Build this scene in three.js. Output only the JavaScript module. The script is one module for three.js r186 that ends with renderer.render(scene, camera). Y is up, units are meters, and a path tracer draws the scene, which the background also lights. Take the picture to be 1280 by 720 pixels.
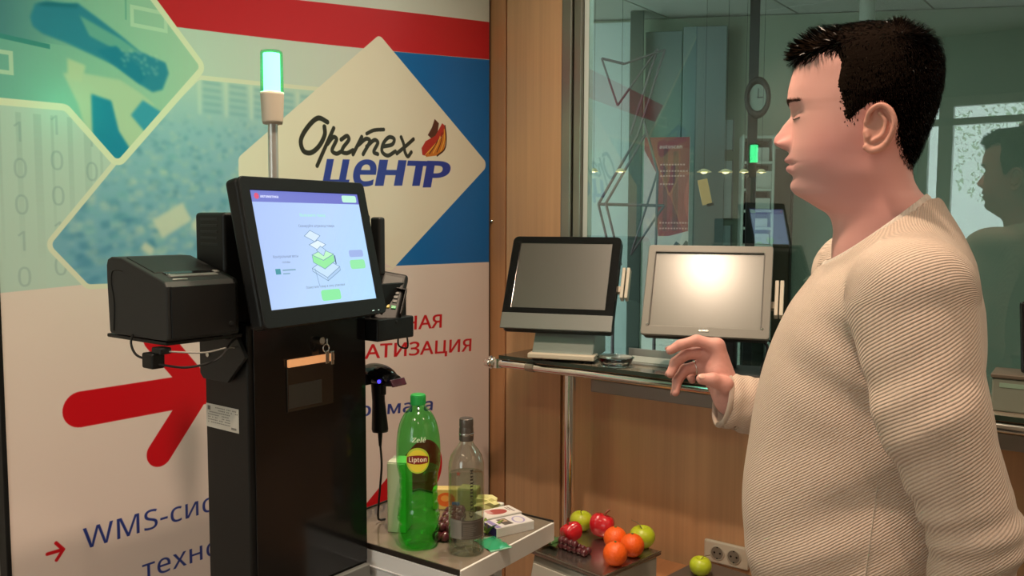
import * as THREE from 'three';
import { RoundedBoxGeometry } from 'three/addons/geometries/RoundedBoxGeometry.js';
import { mergeGeometries, mergeVertices } from 'three/addons/utils/BufferGeometryUtils.js';
import { RectAreaLightUniformsLib } from 'three/addons/lights/RectAreaLightUniformsLib.js';

// ---------------------------------------------------------------- camera, sky, lights, exposure
const scene = new THREE.Scene();
const camera = new THREE.PerspectiveCamera(36.72, 1280 / 720, 0.05, 60);
camera.rotation.order = 'YXZ';
camera.position.set(0, 1.5, 0);
camera.rotation.set(THREE.MathUtils.degToRad(-4.4), THREE.MathUtils.degToRad(37), THREE.MathUtils.degToRad(0.2));
const renderer = new THREE.WebGLRenderer({ antialias: true });
renderer.toneMapping = THREE.LinearToneMapping;
renderer.toneMappingExposure = 0.98;
renderer.shadowMap.enabled = true;
RectAreaLightUniformsLib.init();
scene.background = new THREE.Color().setRGB(0.88, 1.0, 0.98);   // overcast daylight outside the window
scene.backgroundIntensity = 4.2;
const WARM = new THREE.Color().setRGB(1, 0.76, 0.55), COOL = new THREE.Color().setRGB(0.80, 1.0, 0.97);
// ceiling spots of the front room: [x, z, intensity]
const SPOTS = [[-0.83, -1.02, 10], [-0.83, 0.55, 10], [0.75, -1.35, 8], [0.75, 0.55, 9], [0.75, 1.9, 7], [-1.35, 0.7, 7], [-1.15, -1.75, 6]];
const SPOT_Y = 2.85;
const HALL_LIGHT = 9, SIGNAL = 0.16;

// ---------------------------------------------------------------- helpers
let seedState = 12345;
const rnd = () => { seedState = (seedState * 1664525 + 1013904223) >>> 0; return seedState / 4294967296; };
const rr = (a, b) => a + (b - a) * rnd();
const V = (x, y, z) => new THREE.Vector3(x, y, z);
const used = new Map();
function numbered(n) { const k = used.get(n) ?? 0; used.set(n, k + 1); return k ? n + '_' + String(k).padStart(3, '0') : n; }
function shade(o) { o.castShadow = true; o.receiveShadow = true; return o; }
function part(name, geo, mat, parent, label) {
  const m = shade(new THREE.Mesh(geo, mat)); m.name = numbered(name);
  if (label) m.userData.label = label;
  (parent ?? scene).add(m); return m;
}
function grp(name, parent, pos) { const g = new THREE.Group(); g.name = numbered(name); if (pos) g.position.set(...pos); (parent ?? scene).add(g); return g; }
function tag(o, label, category, group) { o.userData.label = label; o.userData.category = category; if (group) o.userData.group = group; return o; }
function thing(name, label, category, pos = [0, 0, 0], turn = 0, group) { const g = grp(name, scene, pos); g.rotation.y = turn; return tag(g, label, category, group); }
function struct(name) { const g = grp(name, scene); g.userData.kind = 'structure'; return g; }
const BOX = (w, h, d, x = 0, y = 0, z = 0, r = 0.002) => { const g = r > 0 ? new RoundedBoxGeometry(w, h, d, 2, Math.min(r, w * 0.45, h * 0.45, d * 0.45)) : new THREE.BoxGeometry(w, h, d); g.translate(x, y, z); return g; };
const BB = (x0, x1, y0, y1, z0, z1, r = 0.002) => BOX(x1 - x0, y1 - y0, z1 - z0, (x0 + x1) / 2, (y0 + y1) / 2, (z0 + z1) / 2, r);
const CYL = (r0, r1, h, x = 0, y = 0, z = 0, n = 32) => { const g = new THREE.CylinderGeometry(r0, r1, h, n); g.translate(x, y, z); return g; };
const SPH = (r, x = 0, y = 0, z = 0, n = 24) => { const g = new THREE.SphereGeometry(r, n, Math.round(n * 0.7)); g.translate(x, y, z); return g; };
const TUBE = (pts, r, seg = 48, rad = 8, closed = false) => new THREE.TubeGeometry(new THREE.CatmullRomCurve3(pts.map((p) => V(...p)), closed, 'centripetal'), seg, r, rad, closed);
function ROD(a, b, r, n = 12) { const A = V(...a), B = V(...b), d = B.clone().sub(A), g = new THREE.CylinderGeometry(r, r, d.length(), n); g.applyQuaternion(new THREE.Quaternion().setFromUnitVectors(V(0, 1, 0), d.normalize())); const c = A.add(B).multiplyScalar(0.5); g.translate(c.x, c.y, c.z); return g; }
function MERGE(list) { return mergeGeometries(list.map((g) => { const n = g.index ? g.toNonIndexed() : g; for (const k of Object.keys(n.attributes)) if (!['position', 'normal', 'uv'].includes(k)) n.deleteAttribute(k); return n; })); }
const LATHE = (pts, n = 48) => new THREE.LatheGeometry(pts.map(([r, y]) => new THREE.Vector2(Math.max(r, 0), y)), n);
function EXTR(pts, depth, bevel = 0, seg = 2) { const s = new THREE.Shape(pts.map(([x, y]) => new THREE.Vector2(x, y))); return new THREE.ExtrudeGeometry(s, { depth, bevelEnabled: bevel > 0, bevelThickness: bevel, bevelSize: bevel, bevelOffset: -bevel, bevelSegments: seg, curveSegments: 12 }); }
function roundRect(w, h, r) { const s = new THREE.Shape(), x = -w / 2, y = -h / 2; s.moveTo(x + r, y); s.lineTo(x + w - r, y); s.absarc(x + w - r, y + r, r, -Math.PI / 2, 0); s.lineTo(x + w, y + h - r); s.absarc(x + w - r, y + h - r, r, 0, Math.PI / 2); s.lineTo(x + r, y + h); s.absarc(x + r, y + h - r, r, Math.PI / 2, Math.PI); s.lineTo(x, y + r); s.absarc(x + r, y + r, r, Math.PI, Math.PI * 1.5); return s; }
const lin = (r, g, b) => new THREE.Color().setRGB(r, g, b);
const std = (c, rough = 0.6, o = {}) => new THREE.MeshStandardMaterial({ color: c instanceof THREE.Color ? c : lin(...c), roughness: rough, ...o });
const phy = (c, rough = 0.6, o = {}) => new THREE.MeshPhysicalMaterial({ color: lin(...c), roughness: rough, ...o });
function canvas(w, h) { const c = document.createElement('canvas'); c.width = w; c.height = h; return [c, c.getContext('2d')]; }
function ctex(c, srgb = true, rep) { const t = new THREE.CanvasTexture(c); if (srgb) t.colorSpace = THREE.SRGBColorSpace; t.magFilter = THREE.LinearFilter; t.wrapS = t.wrapT = rep ? THREE.RepeatWrapping : THREE.ClampToEdgeWrapping; return t; }
function dtex(w, h, f, srgb = false) {   // f(u, v) -> [r, g, b] 0..1
  const d = new Uint8Array(w * h * 4);
  for (let j = 0; j < h; j++) for (let i = 0; i < w; i++) { const c = f(i / w, j / h), k = (j * w + i) * 4; for (let q = 0; q < 3; q++) d[k + q] = Math.max(0, Math.min(255, Math.round(c[q] * 255))); d[k + 3] = 255; }
  const t = new THREE.DataTexture(d, w, h); t.magFilter = THREE.LinearFilter; t.wrapS = t.wrapT = THREE.RepeatWrapping; if (srgb) t.colorSpace = THREE.SRGBColorSpace; t.needsUpdate = true; return t;
}
// tileable value noise
const hash = (x, y, s) => { let h = (x * 374761393 + y * 668265263 + s * 974711) | 0; h = Math.imul(h ^ (h >>> 13), 1274126177); return ((h ^ (h >>> 16)) >>> 0) / 4294967296; };
function vnoise(u, v, nx, ny, s) { const x = u * nx, y = v * ny, i = Math.floor(x), j = Math.floor(y), f = x - i, g = y - j, a = f * f * (3 - 2 * f), b = g * g * (3 - 2 * g), w = (p, q) => hash(((p % nx) + nx) % nx, ((q % ny) + ny) % ny, s); return (w(i, j) * (1 - a) + w(i + 1, j) * a) * (1 - b) + (w(i, j + 1) * (1 - a) + w(i + 1, j + 1) * a) * b; }
function scaleUV(g, su, sv) { const a = g.attributes.uv; for (let i = 0; i < a.count; i++) a.setXY(i, a.getX(i) * su, a.getY(i) * sv); return g; }
function boxUV(g) {   // uv in metres from the dominant axis of the face normal
  const p = g.attributes.position, n = g.attributes.normal, u = new Float32Array(p.count * 2);
  for (let i = 0; i < p.count; i++) { const ax = Math.abs(n.getX(i)), ay = Math.abs(n.getY(i)), az = Math.abs(n.getZ(i)); const q = az >= ax && az >= ay ? [p.getX(i), p.getY(i)] : ax >= ay ? [p.getZ(i), p.getY(i)] : [p.getX(i), p.getZ(i)]; u[2 * i] = q[0]; u[2 * i + 1] = q[1]; }
  g.setAttribute('uv', new THREE.BufferAttribute(u, 2)); return g;
}

// ---------------------------------------------------------------- materials
const woodTex = dtex(512, 512, (u, v) => {
  const g = vnoise(u, v, 50, 3, 1) * 0.35 + vnoise(u, v, 160, 5, 2) * 0.25 + vnoise(u, v, 9, 2, 3) * 0.7, t = 0.94 + 0.16 * (g / 1.3 - 0.5);
  return [0.84 * t, 0.655 * t, 0.495 * t];
}, true);
woodTex.repeat.set(1.3, 0.7);
const woodMat = phy([1, 1, 1], 0.32, { map: woodTex, specularIntensity: 0.8 });
const woodDark = phy([0.75, 0.6, 0.5], 0.36, { map: woodTex });
const M = {
  black: phy([0.006, 0.0065, 0.007], 0.45, { specularIntensity: 0.6 }), blackGloss: phy([0.006, 0.006, 0.007], 0.12), blackMatte: phy([0.009, 0.0095, 0.010], 0.62),
  charcoal: phy([0.015, 0.017, 0.018], 0.5, { specularIntensity: 0.7 }), rubber: phy([0.012, 0.012, 0.013], 0.8), chrome: std([0.78, 0.76, 0.72], 0.14, { metalness: 1 }), steel: std([0.42, 0.40, 0.35], 0.34, { metalness: 1 }),
  steelDark: std([0.25, 0.25, 0.24], 0.4, { metalness: 1 }), white: phy([0.72, 0.70, 0.67], 0.45), beige: phy([0.62, 0.55, 0.45], 0.5), silver: phy([0.30, 0.31, 0.30], 0.4, { metalness: 0.4 }),
  silverDark: phy([0.16, 0.165, 0.16], 0.42, { metalness: 0.3 }), paleWall: std([0.50, 0.49, 0.46], 0.8), greyTeal: phy([0.26, 0.30, 0.28], 0.45),
  bentGlass: new THREE.MeshPhysicalMaterial({ color: lin(0.95, 0.97, 0.96), roughness: 0.0, transmission: 1, thickness: 0, ior: 1.5 }),
};
// ---------------------------------------------------------------- the front room
const floorTex = dtex(256, 256, (u, v) => { const t = 0.42 + 0.08 * vnoise(u, v, 40, 40, 7) + 0.05 * vnoise(u, v, 9, 9, 8); return [t, t * 0.93, t * 0.84]; }, true);
const g0 = struct('floor'); part('floor_slab', boxUV(BB(-2.1, 2.7, -0.12, 0, -2.46, 2.7, 0)), std([1, 1, 1], 0.55, { map: floorTex }), g0);
const ceilMat = std([0.55, 0.54, 0.51], 0.9);
{
  const g = struct('ceiling'); part('ceiling_slab', BB(-2.1, 2.7, 2.9, 3.02, -2.46, 2.7, 0), ceilMat, g);
}
{ const g = struct('wall_left'); part('plaster', BB(-2.1, -1.98, 0, 2.9, -2.46, 2.7, 0), M.paleWall, g); }
{ const g = struct('wall_right'); part('plaster', BB(2.58, 2.7, 0, 2.9, -2.46, 2.7, 0), M.paleWall, g); }
// the wall behind the viewer, with a daylight window
const WX0 = -1.58, WX1 = -0.25, WY0 = 0.78, WY1 = 2.45;
{
  const g = struct('wall_front');
  part('plaster', MERGE([BB(-2.1, WX0, 0, 2.9, 2.5, 2.66, 0), BB(WX1, 2.7, 0, 2.9, 2.5, 2.66, 0), BB(WX0, WX1, 0, WY0, 2.5, 2.66, 0), BB(WX0, WX1, WY1, 2.9, 2.5, 2.66, 0)]), std([0.34, 0.36, 0.33], 0.8), g);
}
{
  const g = struct('window_2'), fm = phy([0.62, 0.62, 0.60], 0.5), z0 = 2.53, z1 = 2.6;
  part('window_frame', MERGE([BB(WX0, WX0 + 0.07, WY0, WY1, z0, z1), BB(WX1 - 0.07, WX1, WY0, WY1, z0, z1), BB(WX0, WX1, WY0, WY0 + 0.07, z0, z1), BB(WX0, WX1, WY1 - 0.07, WY1, z0, z1)]), fm, g);
  part('mullion', BB(-1.44, -1.34, WY0 + 0.07, WY1 - 0.07, z0, z1), fm, g);
  part('transom', BB(WX0 + 0.07, WX1 - 0.07, 2.24, 2.29, z0, z1), fm, g);
  part('pane', BB(WX0 + 0.07, -1.44, WY0 + 0.07, WY1 - 0.07, 2.56, 2.566, 0), M.bentGlass, g);
  part('pane', BB(-1.34, WX1 - 0.07, WY0 + 0.07, WY1 - 0.07, 2.56, 2.566, 0), M.bentGlass, g);
  part('sill', BB(WX0 - 0.04, WX1 + 0.04, WY0 - 0.03, WY0, 2.40, 2.56), M.white, g);
}
{
  const t = thing('radiator', 'pale ribbed radiator below the daylight window, seen mirrored in the shop glass', 'radiator', [-0.75, 0, 2.42]);
  const m = phy([0.66, 0.68, 0.62], 0.4);
  for (let i = 0; i < 14; i++) part('radiator_fin', BB(-0.40 + i * 0.058, -0.40 + i * 0.058 + 0.04, 0.14, 0.70, -0.04, 0.05, 0.012), m, t);
  for (const y of [0.18, 0.66]) part('radiator_pipe', ROD([-0.42, y, 0], [0.43, y, 0], 0.014), m, t);
  for (const x of [-0.38, 0.34]) part('foot', BB(x, x + 0.03, 0, 0.16, -0.03, 0.03), m, t);
}
// a tree in front of the window, outside
{
  const t = thing('tree', 'leafy green tree outside the daylight window, mirrored faintly in the glass', 'tree', [-1.9, 0.6, 11]);
  part('trunk', LATHE([[0.14, -0.4], [0.11, 0.6], [0.08, 1.6], [0.04, 2.6]], 12), std([0.12, 0.08, 0.05], 0.9), t);
  const lg = new THREE.PlaneGeometry(0.085, 0.05, 2, 1); { const p = lg.attributes.position; for (let i = 0; i < p.count; i++) { p.setZ(i, Math.abs(p.getX(i)) * -0.4); if (Math.abs(p.getX(i)) > 0.04) p.setY(i, p.getY(i) * 0.2); } lg.computeVertexNormals(); }
  const n = 700, im = new THREE.InstancedMesh(lg, new THREE.MeshPhysicalMaterial({ color: lin(0.6, 0.72, 0.52), roughness: 0.9, transmission: 0.4, thickness: 0, side: THREE.DoubleSide }), n), o = new THREE.Object3D();
  im.name = 'foliage'; im.userData.kind = 'stuff';
  for (let i = 0; i < n; i++) { const a = rr(0, 6.283), c = rr(-1, 1), r = Math.cbrt(rnd()), s = Math.sqrt(1 - c * c); o.position.set(r * s * Math.cos(a) * 1.1, 2.1 + r * c * 1.1, r * s * Math.sin(a) * 0.9); o.rotation.set(rr(0, 6), rr(0, 6), rr(0, 6)); o.updateMatrix(); im.setMatrixAt(i, o.matrix); }
  t.add(im);
}
// back wall: wood panelling with a pillar at the left, glass above the shelf
{
  const g = struct('wall_back');
  part('wall_core', MERGE([BB(-2.1, -1.535, 0, 2.9, -2.45, -2.42, 0), BB(-1.535, 2.7, 0, 1.05, -2.45, -2.42, 0), BB(-1.535, 2.7, 2.62, 2.9, -2.45, -2.42, 0)]), woodDark, g);
  const panels = [[-1.978, -1.840, 0, 2.898, woodDark], [-1.834, -1.604, 0, 2.898, woodMat]];
  for (const [a, b, c, d, m] of panels) part('wood_panel', boxUV(BB(a, b, c, d, -2.419, -2.40, 0.002)), m, g);
  for (const [a, b] of [[-1.598, -0.86], [-0.856, -0.1], [-0.096, 0.66], [0.664, 1.42], [1.424, 2.575]]) part('wood_panel', boxUV(BB(a, b, 0.0, 1.052, -2.419, -2.405, 0.002)), woodMat, g);
}
{
  const g = struct('window_1');
  const steel = std([0.34, 0.33, 0.29], 0.36, { metalness: 1 });
  part('trim_post', MERGE([BB(-1.603, -1.562, 1.05, 2.9, -2.44, -2.388, 0.006), BB(-1.560, -1.527, 1.05, 2.9, -2.44, -2.394, 0.006)]), steel, g);
  part('window_frame', BB(-1.526, -1.505, 1.05, 2.62, -2.43, -2.405, 0.003), phy([0.62, 0.66, 0.64], 0.4), g);
  part('pane', BB(-1.505, 2.575, 1.055, 2.62, -2.403, -2.401, 0), new THREE.MeshPhysicalMaterial({ color: lin(0.72, 0.82, 0.77), roughness: 0, transmission: 1, thickness: 0, ior: 1.8 }), g);
  part('sill', BB(-1.535, 2.575, 1.03, 1.056, -2.45, -2.385), M.steelDark, g);
}
// ---------------------------------------------------------------- the hall behind the glass
const HA = V(-2.63, 0, -4.14), HE = V(0.888, 0, -0.459), HN = V(0.459, 0, 0.888), HROT = 0.477;
const hall = (u, v, y = 0) => { const p = HA.clone().addScaledVector(HE, u).addScaledVector(HN, v); return [p.x, y, p.z]; };
{
  const g = struct('floor_hall'); const m = part('floor_slab', BB(-3.6, 2.7, -0.12, 0, -6.6, -2.46, 0), std([0.24, 0.24, 0.22], 0.5), g);
  const c = struct('ceiling_hall');
  const tile = std([0.44, 0.44, 0.41], 0.9);
  part('ceiling_slab', BB(-3.6, 2.7, 2.64, 2.76, -6.6, -2.46, 0), std([0.1, 0.1, 0.1], 0.9), c);
  for (let i = 0; i < 10; i++) for (let j = 0; j < 4; j++) part('ceiling_tile', BB(-3.42 + i * 0.6, -3.42 + i * 0.6 + 0.59, 2.605, 2.64, -2.47 - j * 1.02 - 1.012, -2.47 - j * 1.02, 0.002), tile, c);
  const w = struct('wall_hall_back'); w.position.copy(HA); w.rotation.y = HROT;
  part('plaster', BB(-1.3, 4.6, 0, 2.6, -0.12, 0, 0), std([0.29, 0.33, 0.26], 0.7), w);
  part('pale_panel', BB(0.03, 0.26, 0.02, 2.585, 0.0, 0.02), std([0.50, 0.57, 0.58], 0.5), w);
  const l = struct('wall_hall_left'); part('plaster', BB(-3.6, -3.48, 0, 2.64, -6.6, -2.46, 0), std([0.5, 0.55, 0.55], 0.8), l);
  const r = struct('wall_hall_right'); part('plaster', BB(2.58, 2.7, 0, 2.64, -6.6, -2.46, 0), std([0.4, 0.42, 0.38], 0.8), r);
}
{
  const t = thing('column', 'dark steel column at the left of the hall behind the shop glass', 'column', hall(0.298, 0.16), HROT);
  t.userData.kind = 'structure'; delete t.userData.category;
  part('shaft', BB(-0.035, 0.035, 0.0, 2.60, -0.04, 0.04, 0.004), std([0.05, 0.06, 0.055], 0.5), t);
}
{
  const t = thing('partition', 'blue grey partition screen behind the red poster in the hall', 'partition', hall(0.552, 0.09), HROT);
  t.userData.kind = 'structure'; delete t.userData.category;
  part('panel', BB(-0.21, -0.016, 0.0, 2.51, -0.02, 0.02, 0.004), std([0.13, 0.16, 0.165], 0.5), t);
  part('panel', BB(-0.012, 0.215, 0.0, 2.53, -0.02, 0.02, 0.004), std([0.16, 0.195, 0.20], 0.5), t);
}
// ---------------------------------------------------------------- things in the hall
{ // lit ceiling panel of the hall (out of the picture, above)
  const spots = [[-1.3, -2.95, 'left'], [0.6, -3.4, 'right']];
  spots.forEach(([x, z, side]) => {
    const t = thing('ceiling_light', 'flat white ceiling light panel over the ' + side + ' half of the hall behind the glass', 'light', [x, 2.605, z]);
    part('frame', MERGE([BB(-0.31, 0.31, -0.025, 0, -0.31, -0.29), BB(-0.31, 0.31, -0.025, 0, 0.29, 0.31), BB(-0.31, -0.29, -0.025, 0, -0.29, 0.29), BB(0.29, 0.31, -0.025, 0, -0.29, 0.29)]), M.white, t);
    part('diffuser', BB(-0.29, 0.29, -0.016, -0.006, -0.29, 0.29, 0.001), new THREE.MeshStandardMaterial({ color: lin(0.8, 0.8, 0.8), emissive: COOL, emissiveIntensity: 1.2, roughness: 0.6 }), t);
    const L = new THREE.RectAreaLight(COOL, HALL_LIGHT, 0.56, 0.56); L.position.set(0, -0.03, 0); L.rotation.x = -Math.PI / 2; t.add(L);
  });
}
{ // truss
  const t = thing('truss_stand', 'grey tubular truss stand crossing in front of the red poster behind the glass', 'truss');
  const m = std([0.09, 0.06, 0.075], 0.5), q = {
    a: [-1.844, 2.271, -3.582], b: [-1.923, 1.884, -3.486], c: [-2.049, 1.578, -3.362], d: [-1.985, 1.30, -3.393], e: [-2.069, 2.231, -3.409], f: [-2.002, 2.02, -3.44], g: [-1.985, 2.206, -3.466],
    h: [-1.813, 1.572, -3.539], i: [-1.902, 1.95, -3.505], j: [-1.843, 1.723, -3.53], k: [-1.83, 1.30, -3.497], l: [-1.93, 1.35, -3.45] };
  const tube = (A, B, r = 0.006) => part('tube', ROD(A, B, r, 8), m, t), off = (p, x) => [p[0] + x, p[1] + 0.004, p[2] - x * 0.5];
  tube(q.a, q.b); tube(off(q.a, -0.03), off(q.b, -0.03)); tube(q.b, q.c); tube(off(q.b, 0.03), off(q.c, 0.03)); tube(q.c, q.d); tube(off(q.c, 0.03), off(q.d, 0.03));
  tube(q.e, q.f, 0.005); tube(q.e, q.g, 0.006); tube(q.f, off(q.a, -0.03), 0.005); tube(q.c, q.h, 0.007); tube(q.i, q.j, 0.006); tube(q.j, q.l, 0.005); tube(q.j, q.k, 0.006); tube(q.g, q.a, 0.005); tube(q.h, q.l, 0.005);
  part('pole', MERGE([ROD([-1.985, 0.02, -3.393], q.d, 0.008, 10), ROD([-1.83, 0.02, -3.497], q.k, 0.008, 10), ROD([-1.985, 0.02, -3.393], [-1.83, 0.02, -3.497], 0.012, 10)]), m, t);
  part('base_plate', BB(-0.16, 0.16, 0, 0.02, -0.12, 0.12).translate(-1.9, 0, -3.445), m, t);
}
{ // red roll-up poster
  const [c, x] = canvas(256, 1024);
  x.fillStyle = '#b3a9a6'; x.fillRect(0, 0, 256, 1024); x.fillStyle = '#8e1f27'; x.fillRect(0, 0, 256, 560);
  x.fillStyle = '#b5a0a2'; x.beginPath(); x.moveTo(0, 70); x.lineTo(70, 200); x.lineTo(85, 560); x.lineTo(0, 600); x.fill();
  x.fillStyle = '#6d1118'; x.fillRect(110, 60, 24, 470); x.fillRect(165, 80, 30, 450);
  x.fillStyle = '#a8403f'; x.beginPath(); x.moveTo(256, 230); x.quadraticCurveTo(205, 350, 256, 470); x.fill();
  x.fillStyle = '#c9a9a8'; x.font = 'bold 30px sans-serif'; x.fillText('autoscan', 84, 64); x.font = '18px sans-serif';
  for (const [y, w] of [[150, 130], [186, 150], [214, 140], [260, 80], [480, 170], [512, 170]]) { for (let i = 0; i < w / 16; i++) { x.fillStyle = 'rgba(214,180,178,.75)'; x.fillRect(92 + i * 16, y, 11, 9); } }
  x.fillStyle = '#b3a9a6'; x.beginPath(); x.moveTo(0, 600); x.lineTo(256, 530); x.lineTo(256, 1024); x.lineTo(0, 1024); x.fill();
  x.fillStyle = '#2a2624'; for (const [a, b, r] of [[80, 660, -0.8], [180, 630, -1], [235, 625, -1], [90, 760, -0.7], [180, 740, -0.9]]) { x.save(); x.translate(a, b); x.rotate(r); x.fillRect(-38, -15, 76, 30); x.restore(); }
  const t = thing('poster_stand', 'narrow red and white roll-up poster standing behind the shop glass', 'poster', hall(0.452, 0.34), HROT);
  const pl = BB(-0.105, 0.125, 0.04, 1.93, -0.004, 0.004, 0); t.scale.set(1, 1, 1);
  part('poster_back', pl, M.white, t);
  const pg = new THREE.PlaneGeometry(0.228, 0.92); pg.translate(0.01, 1.47, 0.0052); part('printed_sheet', pg, std([1, 1, 1], 0.5, { map: ctex(c) }), t);
  part('base', BB(-0.13, 0.15, 0, 0.05, -0.06, 0.06, 0.008), M.silver, t);
}
{ // clock
  const t = thing('wall_clock', 'round wall clock with a thick black rim on the dark post behind the glass', 'clock', [-1.539, 2.072, -3.918], 0.35);
  const ring = new THREE.TorusGeometry(0.078, 0.018, 14, 40); ring.scale(0.62, 1, 1.3); part('rim', ring, M.black, t);
  const f = CYL(0.07, 0.07, 0.01, 0, 0, 0, 36); f.rotateX(Math.PI / 2); f.scale(0.62, 1, 1); part('dial', f, phy([0.22, 0.26, 0.23], 0.4), t);
  part('hands', MERGE([BOX(0.004, 0.045, 0.003, 0.003, 0.018, 0.008, 0), BOX(0.03, 0.004, 0.003, 0.012, 0, 0.008, 0)]), M.black, t);
  part('bracket', BB(-0.05, -0.03, -0.02, 0.02, -0.06, 0.005), M.black, t);
}
{ // dark post carrying the clock
  const t = thing('column', 'black post below the clock', 'column', [-1.575, 0, -3.955], 0.4); t.userData.kind = 'structure'; delete t.userData.category;
  part('shaft', BB(-0.022, 0.022, 0, 2.60, -0.02, 0.02, 0.003), M.black, t);
}
{ // white shelf unit
  const t = thing('shelf_unit', 'pale shelf unit with dark gaps right of the clock post in the hall', 'shelving', hall(0.93, 0.12), HROT);
  const m = phy([0.40, 0.45, 0.40], 0.5);
  part('side_panel', BB(-0.082, -0.070, 0, 1.95, -0.1, 0.1), m, t); part('side_panel', BB(0.070, 0.082, 0, 1.95, -0.1, 0.1), m, t);
  for (const y of [0.06, 0.5, 0.95, 1.37, 1.46, 1.55, 1.66, 1.80, 1.93]) part('shelf_board', BB(-0.070, 0.070, y, y + 0.014, -0.1, 0.098), m, t);
  part('back_panel', BB(-0.070, 0.070, 0.06, 1.945, -0.1, -0.09), std([0.05, 0.06, 0.055], 0.6), t);
  const b = [[1.3845, 0.055, 0.10], [1.4745, 0.045, 0.08], [1.6745, 0.09, 0.11], [1.5645, 0.06, 0.10], [1.8145, 0.07, 0.08]];
  b.forEach(([y, h, w], i) => { const k = tag(part('file_box', BOX(w, h, 0.10, 0, h / 2, 0, 0.003), phy([0.42, 0.44, 0.40], 0.6), null), ['low white box on the lowest visible board of the hall shelf', 'small white box on the second board of the hall shelf', 'tall white box near the middle of the hall shelf', 'flat white box under the middle of the hall shelf', 'white box on the top board of the hall shelf'][i], 'box', 'boxes on the hall shelf'); const p = hall(0.945, 0.15, y); k.position.set(...p); k.rotation.y = HROT; });
}
{ // bright slot windows and brown door on the hall's back wall
  const g = struct('window_3'); g.position.set(...hall(0.777, 0.005)); g.rotation.y = HROT;
  const lit = phy([0.5, 0.6, 0.62], 0.4);
  for (const [y0, y1] of [[1.89, 2.05], [1.52, 1.83], [1.32, 1.48]]) { part('pane', BB(-0.036, 0.036, y0, y1, 0, 0.012), lit, g); part('window_frame', MERGE([BB(-0.044, -0.036, y0 - 0.008, y1 + 0.008, 0, 0.02), BB(0.036, 0.044, y0 - 0.008, y1 + 0.008, 0, 0.02)]), M.steelDark, g); }
  const d = struct('door_1'); d.position.set(...hall(1.075, 0.02)); d.rotation.y = HROT;
  part('door_leaf', BB(-0.045, 0.045, 0.01, 1.89, -0.015, 0.02), std([0.10, 0.065, 0.04], 0.5), d);
  part('frame', MERGE([BB(-0.057, -0.045, 0, 1.92, -0.02, 0.03), BB(0.045, 0.057, 0, 1.92, -0.02, 0.03)]), std([0.05, 0.04, 0.03], 0.5), d);
  const p = thing('ceiling_pipe', 'pale vertical pipe dropping from the hall ceiling above the man', 'pipe', [-1.183, 2.28, -4.35]);
  part('pipe', CYL(0.035, 0.035, 0.24, 0, 0.205, 0), phy([0.45, 0.46, 0.42], 0.4), p);
}
{ // pendants
  const P = [[-2.02, -3.271, 0.8], [-1.925, -3.343, 0.9], [-1.634, -3.562, 1.25], [-1.558, -3.619, 1.25], [-1.494, -3.667, 0.8], [-1.433, -3.714, 0.8]];
  const names = ['leftmost of the small pendant lamps, before the pale panel', 'second small pendant lamp from the left, beside the dark column', 'large pendant lamp right above the tilted orange card', 'large pendant lamp next to the right of the orange card', 'small pendant lamp in front of the black clock post', 'rightmost of the small pendant lamps, near the shelf unit'];
  P.forEach(([x, z, s], i) => {
    const t = thing('pendant_lamp', names[i], 'lamp', [x, 1.718, z], 0, 'small pendant lamps in the hall');
    part('lamp_shade', LATHE([[0.004, 0.014], [0.012, 0.012], [0.026 * s, 0.0], [0.0255 * s, -0.001], [0.012, 0.009], [0.0, 0.010]], 24), phy([0.6, 0.5, 0.3], 0.4), t);
    part('bulb', SPH(0.009 * s, 0, 0.002, 0, 16).scale(1.4, 0.8, 1.4), new THREE.MeshStandardMaterial({ color: lin(1, 0.9, 0.6), emissive: lin(1, 0.7, 0.3), emissiveIntensity: 2.6 }), t);
    part('cord', CYL(0.0009, 0.0009, 0.88, 0, 0.454, 0, 6), M.black, t);
    const L = new THREE.PointLight(WARM, 0.012, 3); L.position.set(0, -0.012, 0); t.add(L);
  });
  const o = thing('hanging_card', 'tilted orange card hanging below a pendant lamp behind the glass', 'card', [-1.605, 1.629, -3.512], 0.6);
  o.rotation.z = 0.22;
  part('card', BOX(0.042, 0.11, 0.006, 0, 0, 0, 0.001), phy([0.75, 0.42, 0.18], 0.5), o); part('clip', BOX(0.03, 0.012, 0.012, 0.012, -0.058, 0, 0.002), M.black, o);
  part('string', CYL(0.0008, 0.0008, 0.05, 0, 0.08, 0, 6), M.black, o);
}
// ---------------------------------------------------------------- ceiling spots of the front room
SPOTS.forEach(([x, z, I], i) => {
  const where = ['over the counter before the man', 'over the middle of the room at the left', 'over the counter at the right', 'over the middle of the room at the right', 'near the window wall at the right', 'behind the viewer at the left', 'close to the glass above the shelf'][i];
  const t = thing('ceiling_spotlight', 'recessed warm ceiling spotlight ' + where, 'light', [x, SPOT_Y + 0.05, z], 0, 'warm ceiling spotlights');
  part('trim_ring', LATHE([[0.05, -0.001], [0.075, -0.004], [0.078, 0.0], [0.05, 0.0]], 32), M.white, t);
  part('diffuser', CYL(0.05, 0.05, 0.004, 0, -0.004, 0), new THREE.MeshStandardMaterial({ color: lin(1, 1, 1), emissive: WARM, emissiveIntensity: 6 }), t);
  const L = new THREE.SpotLight(WARM, I, 0, 1.15, 1.0, 2); L.position.set(0, -0.02, 0); L.target.position.set(0, -2, 0); L.castShadow = true; L.shadow.radius = 2.2; t.add(L); t.add(L.target);
});
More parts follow.
